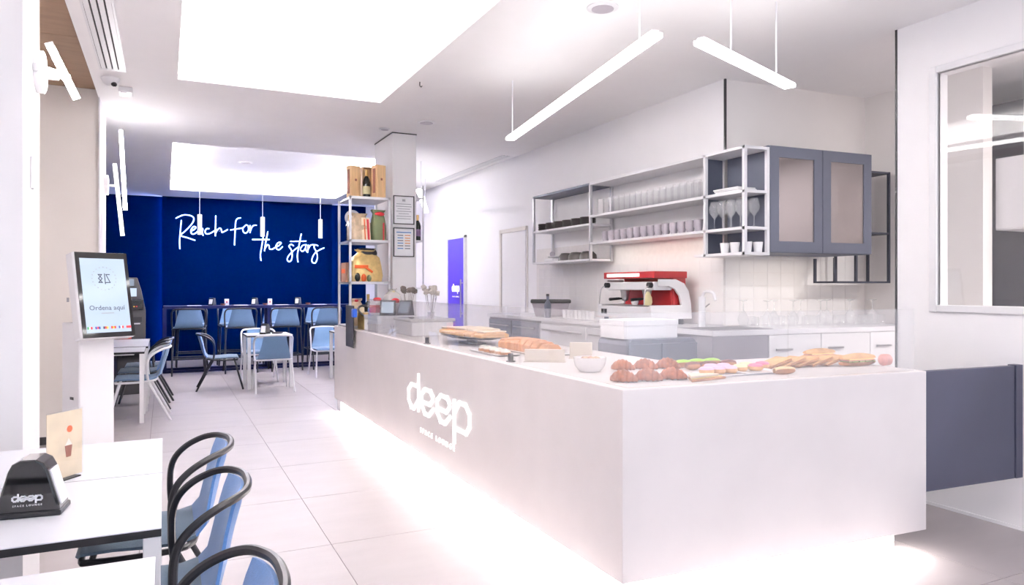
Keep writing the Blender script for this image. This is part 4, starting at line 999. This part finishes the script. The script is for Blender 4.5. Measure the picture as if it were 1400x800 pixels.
parcel('gift_parcel', 'kraft parcel tilted on its corner at the rack edge', 'parcel', (2.12, 8.04, on(2)), .2,
       [('parcel', xf(B((-.08, -.05, -.08, .08, .05, .08)), (0, 0, .1135), ry=PI / 4), 'kraft', .004), ('tape', xf(B((-.012, -.052, -.081, .012, .052, .081)), (0, 0, .1145), ry=PI / 4), 'cellophane_tan', .001)])
# middle rack shelf
parcel('gift_hamper', 'gold foil wrapped hamper with orange band on the rack', 'hamper', (2.0, 7.83, on(1)), .1,
       [('hamper', bag(.34, .24, .36, .8, 9), 'gold_foil', 0), ('band', B((-.165, -.135, .15, -.01, -.126, .185)), 'orange_print', .002), ('band', xf(B((-.06, -.004, -.012, .06, .004, .012)), (-.01, -.132, .14), ry=.6), 'orange_print', .002), ('jar', ellips((-.13, -.125, .05), .032, .025, .05), 'dark_bottle', 0), ('jar', ellips((-.06, -.128, .045), .03, .025, .045), 'orange_print', 0), ('jar', ellips((.0, -.128, .04), .026, .025, .04), 'olive', 0), ('gathered_top', xf(bag(.2, .14, .07, 1.2, 4), (.03, .02, .30)), 'graphite', 0)])
parcel('gift_box', 'kraft gift box with string on the middle rack shelf', 'gift box', (2.14, 8.09, on(1)), .25,
       [('box', B((-.065, -.06, 0, .065, .06, .24)), 'kraft', .004), ('string', B((-.067, -.004, .0, .067, .004, .242)), 'dried_dark', 0.0005)])
parcel('gift_box', 'open brown card box of jars beside the gold hamper', 'gift box', (1.87, 8.1, on(1)), .1,
       [('box', B((-.05, -.08, 0, .05, .08, .22)), 'kraft', .003), ('print', B((-.052, -.06, .10, -.05, .06, .15)), 'orange_print', .001)])
bottle('wine_bottle', 'gold necked bottle behind the gold hamper', (2.0, 8.12, on(1)), 'cream', None, 1.2)
# lowest
parcel('gift_hamper', 'cream cellophane hamper with red tag at the bar end', 'hamper', (1.885, 7.80, on(0)), .15,
       [('hamper', bag(.17, .18, .29, 1.0, 7), 'cellophane_tan', 0), ('card', xf(B((-.04, -.003, 0, .04, .003, .20)), (.03, -.098, .005), rx=-.1), 'card_cream', .001), ('tag', ellips((.0, -.03, .275), .025, .02, .014), 'ribbon_red', 0)])
bottle('wine_bottle', 'gold topped bottle standing behind the cream hamper', (2.04, 7.85, on(0)), 'cream', None, 1.15)
# frames on the column
def frame(lab, px0, py0, px1, py1, kind):
    a = at_y(px0, py0, 7.845); b = at_y(px1, py1, 7.845); wdt = b.x - a.x; hgt = a.z - b.z
    t = thing('framed_certificate', lab, 'frame', ((a.x + b.x) / 2, 7.845, b.z))
    f = .010; hw = wdt / 2
    ob('frame', B((-hw, -.015, 0, -hw + f, 0, hgt), (hw - f, -.015, 0, hw, 0, hgt), (-hw + f, -.015, 0, hw - f, 0, f), (-hw + f, -.015, hgt - f, hw - f, 0, hgt)), 'graphite', parent=t)
    pp = ob('paper', B((-hw + f, -.006, f, hw - f, -.002, hgt - f)), 'paper_white', parent=t)
    if kind == 0:
        ob('emblem', B((-.018, -.0065, hgt * .80, .018, -.006, hgt * .88)), 'ink_grey', parent=pp)
        for k, l in enumerate((.7, .75, .6, .72, .5, .7, .66)): ob('text_line', B((-hw * l, -.0065, hgt * (.70 - k * .085), hw * l, -.006, hgt * (.70 - k * .085) + .006)), 'ink_grey', parent=pp)
    else:
        ob('heading', B((-hw * .7, -.0065, hgt * .82, hw * .7, -.006, hgt * .86)), 'ink_blue', parent=pp)
        for k in range(6):
            ob('text_line', B((-hw * .6, -.0065, hgt * (.72 - k * .09), -hw * .05, -.006, hgt * (.72 - k * .09) + .012)), 'ink_blue' if k % 2 else 'ink_grey', parent=pp)
            ob('text_line', B((hw * .1, -.0065, hgt * (.72 - k * .09), hw * .62, -.006, hgt * (.72 - k * .09) + .012)), 'ink_orange' if k < 4 else 'ink_grey', parent=pp)
frame('grey framed certificate with emblem, higher on the column', 537.5, 267, 566, 307.5, 0)
frame('grey framed colour chart, lower on the column', 537.5, 311, 566, 351.5, 1)
# small bottle shelf on the hidden side of the column
t = thing('bottle_shelf', 'white framed wall shelf with bottles on the column side', 'shelf', (2.6, 8.1, 1.40))
for z in (0, .55, 1.05): ob('shelf', B((0, -.2, z, .11, .2, z + .015)), 'white_metal', parent=t)
for yy in (-.2, .185): ob('post', B((.095, yy, 0, .11, yy + .015, 1.2)), 'shelf_steel', parent=t)
bottle('wine_bottle', 'dark bottle with mauve label on the column shelf', (2.66, 7.98, 1.966), 'mauve')
bottle('wine_bottle', 'dark bottle with cream label on the column shelf', (2.66, 8.12, 1.966), 'cream')
t = thing('wall_socket', 'white double socket plate on the bar wall by the violet door', 'socket', (XW, 11.75, 1.25))
ob('plate', B((-.01, -.045, -.06, 0, .045, .06)), 'white_gloss', parent=t, bevel=.003); ob('outlet', B((-.012, -.025, .01, -.01, .025, .05)), 'mug_grey', parent=t); ob('outlet', B((-.012, -.025, -.05, -.01, .025, -.01)), 'mug_grey', parent=t)
# ================================================================== CHAIRS, TABLES, STOOLS
def sheet(rows, thick, nv=9, crown=0.0):
    """rows: (x, z, half width, forward dish of the edges, edge drop); a padded sheet closed on both sides"""
    bm = bmesh.new(); P = []
    for (x, z, hw, dish_, drop) in rows:
        P.append([Vector((x + dish_ * (2 * j / (nv - 1) - 1) ** 2, hw * (2 * j / (nv - 1) - 1), z - drop * (2 * j / (nv - 1) - 1) ** 4)) for j in range(nv)])
    m = len(P); N_ = []
    for i in range(m):
        row = []
        for j in range(nv):
            du = P[min(i + 1, m - 1)][j] - P[max(i - 1, 0)][j]; dv = P[i][min(j + 1, nv - 1)] - P[i][max(j - 1, 0)]
            row.append(du.cross(dv).normalized())
        N_.append(row)
    def ed(i, j): return .35 if (i in (0, m - 1) or j in (0, nv - 1)) else 1.0
    A = [[bm.verts.new(P[i][j] + N_[i][j] * thick / 2 * ed(i, j)) for j in range(nv)] for i in range(m)]
    Bv = [[bm.verts.new(P[i][j] - N_[i][j] * thick / 2 * ed(i, j)) for j in range(nv)] for i in range(m)]
    for i in range(m - 1):
        for j in range(nv - 1):
            bm.faces.new((A[i][j], A[i + 1][j], A[i + 1][j + 1], A[i][j + 1])); bm.faces.new((Bv[i][j], Bv[i][j + 1], Bv[i + 1][j + 1], Bv[i + 1][j]))
    for i in range(m - 1):
        bm.faces.new((A[i][0], Bv[i][0], Bv[i + 1][0], A[i + 1][0])); bm.faces.new((A[i][-1], A[i + 1][-1], Bv[i + 1][-1], Bv[i][-1]))
    for j in range(nv - 1):
        bm.faces.new((A[0][j], A[0][j + 1], Bv[0][j + 1], Bv[0][j])); bm.faces.new((A[-1][j], Bv[-1][j], Bv[-1][j + 1], A[-1][j + 1]))
    bmesh.ops.recalc_face_normals(bm, faces=bm.faces)
    return bm
def make_chair(name, label, tube_m, seat_m, back_m, loc, rz, sz=.445, group=None, bar=False):
    """faces +x"""
    t = thing(name, label, 'stool' if bar else 'chair', loc, rz, group)
    top = sz + (.31 if bar else .325)
    ob('seat', sheet([(.24, sz - .015, .19, 0, .0), (.225, sz, .215, 0, .0), (.12, sz + .005, .225, 0, .0), (0, sz - .003, .225, 0, 0), (-.10, sz - .006, .22, 0, 0), (-.16, sz + .012, .212, .0, 0)], .032), seat_m, parent=t, smooth=True)
    bk = [(-.16, sz + .012, .212, 0, 0), (-.20, sz + .05, .205, .008, 0), (-.225, sz + .12, .188, .018, 0), (-.245, sz + .2, .168, .022, 0), (-.268, top - .05, .154, .026, 0), (-.285, top - .004, .148, .028, .004)]
    ob('backrest', sheet(bk, .03), back_m, parent=t, smooth=True)
    loop = []
    side = [(-.30, .0), (-.297, .07), (-.283, .135), (-.25, .195)]
    zs = [top + .006, top + .004, top, top - .004]
    right = [Vector((x, y, z)) for (x, y), z in zip(side, zs)] + [Vector((-.20, .228, top - .018)), Vector((-.14, .246, top - .05)), Vector((-.095, .251, top - .095)), Vector((-.075, .251, top - .15)), Vector((-.072, .248, sz + .09)), Vector((-.078, .243, sz + .02)), Vector((-.085, .240, sz - .02))]
    left = [Vector((p.x, -p.y, p.z)) for p in right]
    fr = ob('arm_loop', tube(smooth_path(left[::-1] + right[1:], 4), .013, 8), tube_m, parent=t, smooth=True)
    ob('seat_frame', tube(smooth_path([(.225, -.17, sz - .03), (.225, .17, sz - .03), (.19, .215, sz - .03), (.0, .232, sz - .028), (-.15, .205, sz - .012), (-.15, -.205, sz - .012), (.0, -.232, sz - .028), (.19, -.215, sz - .03)], 4, True), .012, 8, closed=True), tube_m, parent=t, smooth=True)
    fx = .30 if not bar else .26; bxk = -.27 if not bar else -.24
    for s in (-1, 1):
        ob('leg', tube([(-.085, s * .240, sz - .02), (bxk - .03, s * .25, .0)] if not bar else [(-.085, s * .240, sz - .02), (bxk, s * .25, 0)], .0125, 8), tube_m, parent=t, smooth=True)
        ob('leg', tube([(.185, s * .20, sz - .03), (fx, s * .235, .0)] if not bar else [(.10, s * .21, sz - .03), (fx - .02, s * .25, 0)], .0125, 8), tube_m, parent=t, smooth=True)
    if bar:
        z = .27; k = 1 - z / sz; xa, xb = -.06 + (bxk + .06) * k, .10 + (fx - .12) * k
        ob('foot_ring', tube([(xa, -.243, z), (xb, -.24, z), (xb, .24, z), (xa, .243, z)], .010, 8, closed=True), tube_m, parent=t, smooth=True)
    return t
near = make_chair('armchair', 'black framed blue chair at the table with the napkin dispenser', 'black_metal', 'grey_fabric', 'blue_fabric', (-.05, 2.56, 0), PI)
dup(near, (-.05, 3.23, 0), PI, 'black framed blue chair at the bare table beside the kiosk')
dup(near, (-.06, 1.69, 0), PI, 'black framed blue chair at the table before the dispenser table')
# far seating
dup(near, (0.70, 10.82, 0), -.06, 'black framed chair side on at the white cafe table')
dup(near, (-0.24, 9.465, 0), PI, 'black framed chair next to the white framed chair by the left tables')
dup(near, (-0.20, 10.125, 0), PI, 'black framed chair at the table beside the payment machine')
white = make_chair('armchair', 'white framed chair with grey back before the white cafe table', 'white_metal', 'mist_fabric', 'mist_fabric', (1.34, 10.30, 0), PI / 2)
dup(white, (1.30, 11.47, 0), -PI / 2, 'white framed chair on the navy wall side of the white cafe table')
dup(white, (-0.24, 8.715, 0), PI, 'white framed chair drawn up to the tables near the kiosk')
dup(white, (2.36, 11.64, 0), -PI / 2, 'white framed chair half hidden by the counter end')
def make_table(label, x0, y0, x1, y1, top_m='laminate', leg_m='white_metal', group=None):
    cx, cy = (x0 + x1) / 2, (y0 + y1) / 2; hx, hy = (x1 - x0) / 2, (y1 - y0) / 2
    t = thing('cafe_table', label, 'table', (cx, cy, 0), 0, group)
    tp = ob('tabletop', B((-hx, -hy, .747, hx, hy, .75)), top_m, parent=t)
    ob('edge_band', B((-hx, -hy, .726, hx, hy, .747)), 'black_edge', parent=tp)
    ob('apron', B((-hx + .10, -hy + .10, .706, hx - .10, -hy + .12, .726), (-hx + .10, hy - .12, .706, hx - .10, hy - .10, .726), (-hx + .10, -hy + .12, .706, -hx + .12, hy - .12, .726), (hx - .12, -hy + .12, .706, hx - .10, hy - .12, .726)), leg_m, parent=t)
    for sx in (-1, 1):
        for sy in (-1, 1):
            ob('leg', B((sx * (hx - .024) - .022, sy * (hy - .024) - .022, 0, sx * (hx - .024) + .022, sy * (hy - .024) + .022, .726)), leg_m, parent=t, bevel=.003)
    return t
make_table('white square table carrying the napkin dispenser', -.66, 2.215, -.008, 2.868)
make_table('bare white square table pushed against the dispenser table', -.66, 2.878, -.008, 3.53)
make_table('white square table in front of the dispenser table', -.66, 1.33, -.02, 1.985)
make_table('white cafe table in the open floor before the high table', 1.03, 10.47, 1.64, 11.12)
make_table('white cafe table half hidden behind the counter end', 2.30, 10.55, 2.95, 11.2)
make_table('white table behind the kiosk, first from the wall end', -.84, 8.39, -.19, 9.04)
make_table('white table behind the kiosk, second from the wall end', -.84, 9.14, -.17, 9.79)
make_table('white table beside the payment machine', -.84, 9.80, -.17, 10.45)
# napkin dispenser
def dispenser(label, loc, rz, s=1.0, logo=False, group=None):
    t = thing('napkin_dispenser', label, 'napkin dispenser', loc, rz, group)
    k = s
    prof = [(-.082, .012), (.082, .012), (.080, .028), (.050, .135), (.040, .155), (.020, .166), (-.020, .166), (-.040, .155), (-.050, .135), (-.080, .028)]
    ob('housing', sideprism([(a * k, b * k) for a, b in prof], -.052 * k, .052 * k), 'black_gloss', parent=t, bevel=.006 * k)
    ob('base', B((-.086 * k, -.056 * k, 0, .086 * k, .056 * k, .016 * k)), 'black_plastic', parent=t, bevel=.004 * k)
    for sx in (-1, 1):
        ob('napkins', xf(B((-.003 * k, -.036 * k, -.055 * k, .004 * k, .036 * k, .05 * k)), (sx * .0655 * k, 0, .082 * k), ry=-sx * .27), 'paper_white', parent=t)
    if logo:
        ob('logo_letters', xf(deep_logo(.074, .013, .0045, .001), (0, -.0525, .05)), 'paper_white', parent=t)
        ob('small_letters', xf(text_bm('SPACE LOUNGE', .0075, .0003, 1.5), (0, -.0527, .036)), 'paper_white', parent=t)
    return t
TZt = .7505
dispenser('large black napkin dispenser lettered deep on the near table', (-.352, 2.53, TZt), math.radians(-7), 1.0, True)
p = at_z(88, 656, TZt)
t = thing('menu_card', 'cream menu card with coffee cup print standing on the table seam', 'menu', (p.x, p.y + .01, TZt), math.radians(52))
ob('card', B((-.075, -.001, .006, .075, .001, .235)), 'card_cream', parent=t)
ob('sleeve', B((-.078, -.003, .004, .078, -.0015, .24)), 'window_glass', parent=t)
ob('print_cup', sideprism([(.005, .075), (.025, .075), (.031, .115), (-.001, .115)], -.0016, -.0011), 'print_brown', parent=t); ob('print_cream', sideprism([(.0, .116), (.03, .116), (.016, .14)], -.0016, -.0011), 'cake_cream', parent=t)
ob('print_badge', xf(lathe([(0, 0), (.012, 0), (.012, .0006), (0, .0006)], 14), (.02, -.0011, .172), rx=PI / 2), 'orange_print', parent=t)
ob('foot', B((-.05, -.02, 0, .05, .02, .004)), 'black_plastic', parent=t)
t = thing('card_clip', 'slim black clip stand behind the menu card', 'clip stand', at_z(101, 644, TZt) + Vector((0, .0, 0)))
ob('stem', B((-.006, -.006, 0, .006, .006, .058)), 'black_plastic', parent=t, bevel=.001); ob('clip', B((-.008, -.01, .055, .014, .01, .07)), 'graphite', parent=t, bevel=.002)
dispenser('small black napkin dispenser on the open floor cafe table', (1.30, 10.78, TZt), 1.0, .9)
t = thing('ashtray_dish', 'flat dark dish beside the small dispenser on the cafe table', 'dish', (1.47, 10.80, TZt))
ob('dish', lathe([(0, 0), (.07, 0), (.085, .018), (.08, .018), (.066, .005), (0, .005)], 18), 'black_plastic', parent=t, smooth=True); ob('rim', tube([(.082 * math.cos(a), .082 * math.sin(a), .018) for a in [2 * PI * i / 18 for i in range(18)]], .003, 6, closed=True), 'graphite', parent=t)

# ------------------------------------------------------------------ high table and stools before the navy wall
ht = thing('high_table', 'long navy high table with foot rail before the navy wall', 'table', (1.6, 13.3, 0))
HZ = 1.11
ob('tabletop', B((-1.62, -.25, HZ - .05, 1.72, .25, HZ)), 'navy_paint', parent=ht, bevel=.003)
for x in (-1.60, 0.05, 1.66):
    ob('leg', B((x - .03, -.24, 0, x + .03, -.18, HZ - .05)), 'navy_paint', parent=ht); ob('leg', B((x - .03, .18, 0, x + .03, .24, HZ - .05)), 'navy_paint', parent=ht)
ob('foot_rail', B((-1.6, -.24, 0.0, 1.66, -.18, .04)), 'navy_paint', parent=ht); ob('foot_rail', B((-1.6, .18, 0.0, 1.66, .24, .04)), 'navy_paint', parent=ht)
st0 = None
for i, px in enumerate((258, 329, 391, 446)):
    p = at_y(px, 450, 12.72)
    lab = 'bar stool on the cafe side of the high table, ' + ('at the navy corner end', 'second from the navy corner', 'third from the navy corner', 'at the rack end')[i]
    if st0 is None: st0 = make_chair('bar_stool', lab, 'black_metal', 'mist_fabric', 'mist_fabric', (p.x, 12.78, 0), PI / 2, .76, 'bar stools around the high table', True)
    else: dup(st0, (p.x, 12.78, 0), PI / 2, lab)
for i, px in enumerate((262, 318, 376, 434)):
    p = at_y(px, 440, 13.95)
    dup(st0, (p.x, 13.85, 0), -PI / 2, 'bar stool on the navy wall side of the high table, ' + ('at the navy corner end', 'second from the navy corner', 'third from the navy corner', 'at the rack end')[i])
for i, px in enumerate((290, 348, 407)):
    p = at_y(px, 412, 13.25)
    dispenser('napkin dispenser on the high table, ' + ('nearest the navy corner', 'in the middle', 'nearest the rack')[i], (p.x, 13.22, HZ + .001), 1.05, .8)
    t = thing('small_bowl', 'little dark brown bowl beside the high table dispenser, ' + ('navy corner end', 'middle', 'rack end')[i], 'bowl', (p.x + .17, 13.18, HZ + .001))
    ob('bowl', lathe([(0, 0), (.03, 0), (.045, .03), (.041, .03), (.027, .006), (0, .006)], 14), 'print_brown', parent=t, smooth=True); ob('foot_ring', cyl(.02, -.0005, .004, 12), 'graphite', parent=t)
for px, nm in ((310, 'navy corner end'), (369, 'middle')):
    p = at_y(px, 410, 13.2)
    t = thing('table_card', 'upright white card on the high table, ' + nm, 'card', (p.x, 13.2, HZ + .001))
    ob('card', sideprism([(-.035, 0), (.035, 0), (.035, .11), (-.035, .11)], -.012, .012), 'paper_white', parent=t, bevel=.002); ob('print', B((-.01, -.0135, .04, .01, -.012, .07)), 'flag_red', parent=t)
for px, nm in ((266, 'navy corner end'), (330, 'second place'), (386, 'third place'), (438, 'rack end')):
    p = at_y(px, 413, 13.1)
    t = thing('place_mat', 'white paper mat laid on the high table, ' + nm, 'place mat', (p.x, 13.17, HZ + .0005))
    ob('mat', B((-.11, -.12, 0, .11, .12, .004)), 'paper_white', parent=t)

# ------------------------------------------------------------------ order kiosk
KX, KY2 = -.475, 6.15
kk = thing('order_kiosk', 'white pedestal self order kiosk with a tilted touch screen', 'kiosk', (KX, KY2, 0), math.radians(30))
ob('pedestal', B((-.15, -.10, .02, .10, .16, 1.16)), 'white_gloss', parent=kk, bevel=.01)
ob('base_plate', B((-.20, -.20, 0, .20, .22, .02)), 'white_gloss', parent=kk, bevel=.006)
ob('speaker_slot', B((.0, -.103, 1.085, .055, -.10, 1.10)), 'graphite', parent=kk)
ob('side_latch', B((-.153, -.02, .60, -.15, .03, .62)), 'black_plastic', parent=kk)
# screen head in its own frame: leans back
hd = ob('screen_head', xf(B((-.20, -.03, -.32, .185, .075, .32)), (.0, -.14, 1.36), rx=math.radians(-12)), 'white_gloss', parent=kk, bevel=.012)
def face(nm, x0, z0, x1, z1, d0, d1, m):
    return ob(nm, xf(B((x0, -.03 - d1, z0, x1, -.03 - d0, z1)), (0, -.14, 1.36), rx=math.radians(-12)), m, parent=hd)
face('bezel', -.185, -.315, .183, .315, 0, .006, 'black_gloss')
face('display', -.158, -.28, .157, .27, .006, .008, 'screen')
def flat(bm, x, z, m, nm, d=.0085): return ob(nm, xf(xf(bm, (x, -.03 - d, z)), (0, -.14, 1.36), rx=math.radians(-12)), m, parent=hd)
for k in range(20):
    a = 2 * PI * k / 20
    flat(B((-.0035, 0, -.0035, .0035, .0004, .0035)), .085 * math.cos(a), .12 + .085 * math.sin(a), 'ink_grey', 'emblem_dot')
flat(ribbon([[(-.04, .03), (-.015, .03), (-.04, 0), (-.015, -.03), (-.04, -.03), (-.015, 0), (-.04, .03)], [(.005, .035), (.005, -.04)], [(.04, .03), (.015, .03), (.04, -.03), (.01, -.03)]], .006, .0005), 0, .12, 'ink', 'emblem_monogram')
flat(text_bm('Ordena aquí', .05, .0003), 0, -.10, 'ink', 'heading_text')
flat(B((-.045, 0, -.003, .045, .0004, .003)), 0, -.138, 'ink_grey', 'small_text')
for k, cols in enumerate((('flag_green', 'paper_white', 'flag_red'), ('flag_blue', 'flag_red', 'flag_blue'), ('ink', 'flag_red', 'flag_yellow'), ('flag_red', 'flag_yellow', 'flag_red'), ('flag_blue', 'paper_white', 'flag_red'), ('flag_red', 'flag_red', 'flag_red'))):
    for j, cm_ in enumerate(cols): flat(B((-.018 + j * .012, 0, -.009, -.006 + j * .012, .0004, .009)), -.135 + k * .055, -.245, cm_, 'flag_stripe')
# payment machine
pm_ = thing('payment_machine', 'dark cash payment machine with screens behind the left tables', 'payment machine', (-.42, 10.85, 0), math.radians(10))
ob('cabinet', sideprism([(-.17, 0), (.17, 0), (.17, 1.12), (.12, 1.38), (.07, 1.55), (-.15, 1.55), (-.17, 1.1)], -.15, .2), 'graphite', parent=pm_, bevel=.008)
ob('upper_screen', B((-.12, -.156, 1.44, .03, -.15, 1.53)), 'screen_dim', parent=pm_); ob('middle_screen', B((-.13, -.156, 1.30, .06, -.15, 1.41)), 'screen', parent=pm_)
rd = ob('card_reader', B((-.08, -.24, 1.12, .13, -.15, 1.26)), 'black_gloss', parent=pm_, bevel=.012)
for k in range(3): ob('reader_light', B((-.02 + k * .03, -.243, 1.16, -.005 + k * .03, -.24, 1.175)), ('flag_green', 'flag_yellow', 'flag_red')[k], parent=rd)
ob('note_slot', B((-.05, -.165, .96, .12, -.15, 1.03)), 'black_plastic', parent=pm_); ob('slot_rim', B((-.02, -.17, .93, .10, -.15, .945)), 'steel', parent=pm_)
ob('red_sticker', B((-.14, -.153, .74, .0, -.15, .86)), 'sticker_red', parent=pm_); ob('coin_tray', B((-.12, -.17, .50, .14, -.15, .68)), 'black_plastic', parent=pm_)
# white low cupboard under the machine line is the table; keep a switch on the beige wall
t = thing('wall_switch', 'tiny grey switch on the beige wall by the kiosk', 'switch', at_y(93, 410, 7.64))
ob('plate', B((-.02, -.008, -.035, .02, 0, .035)), 'white_gloss', parent=t, bevel=.002); ob('rocker', B((-.01, -.011, -.02, .01, -.008, .02)), 'ink_grey', parent=t)
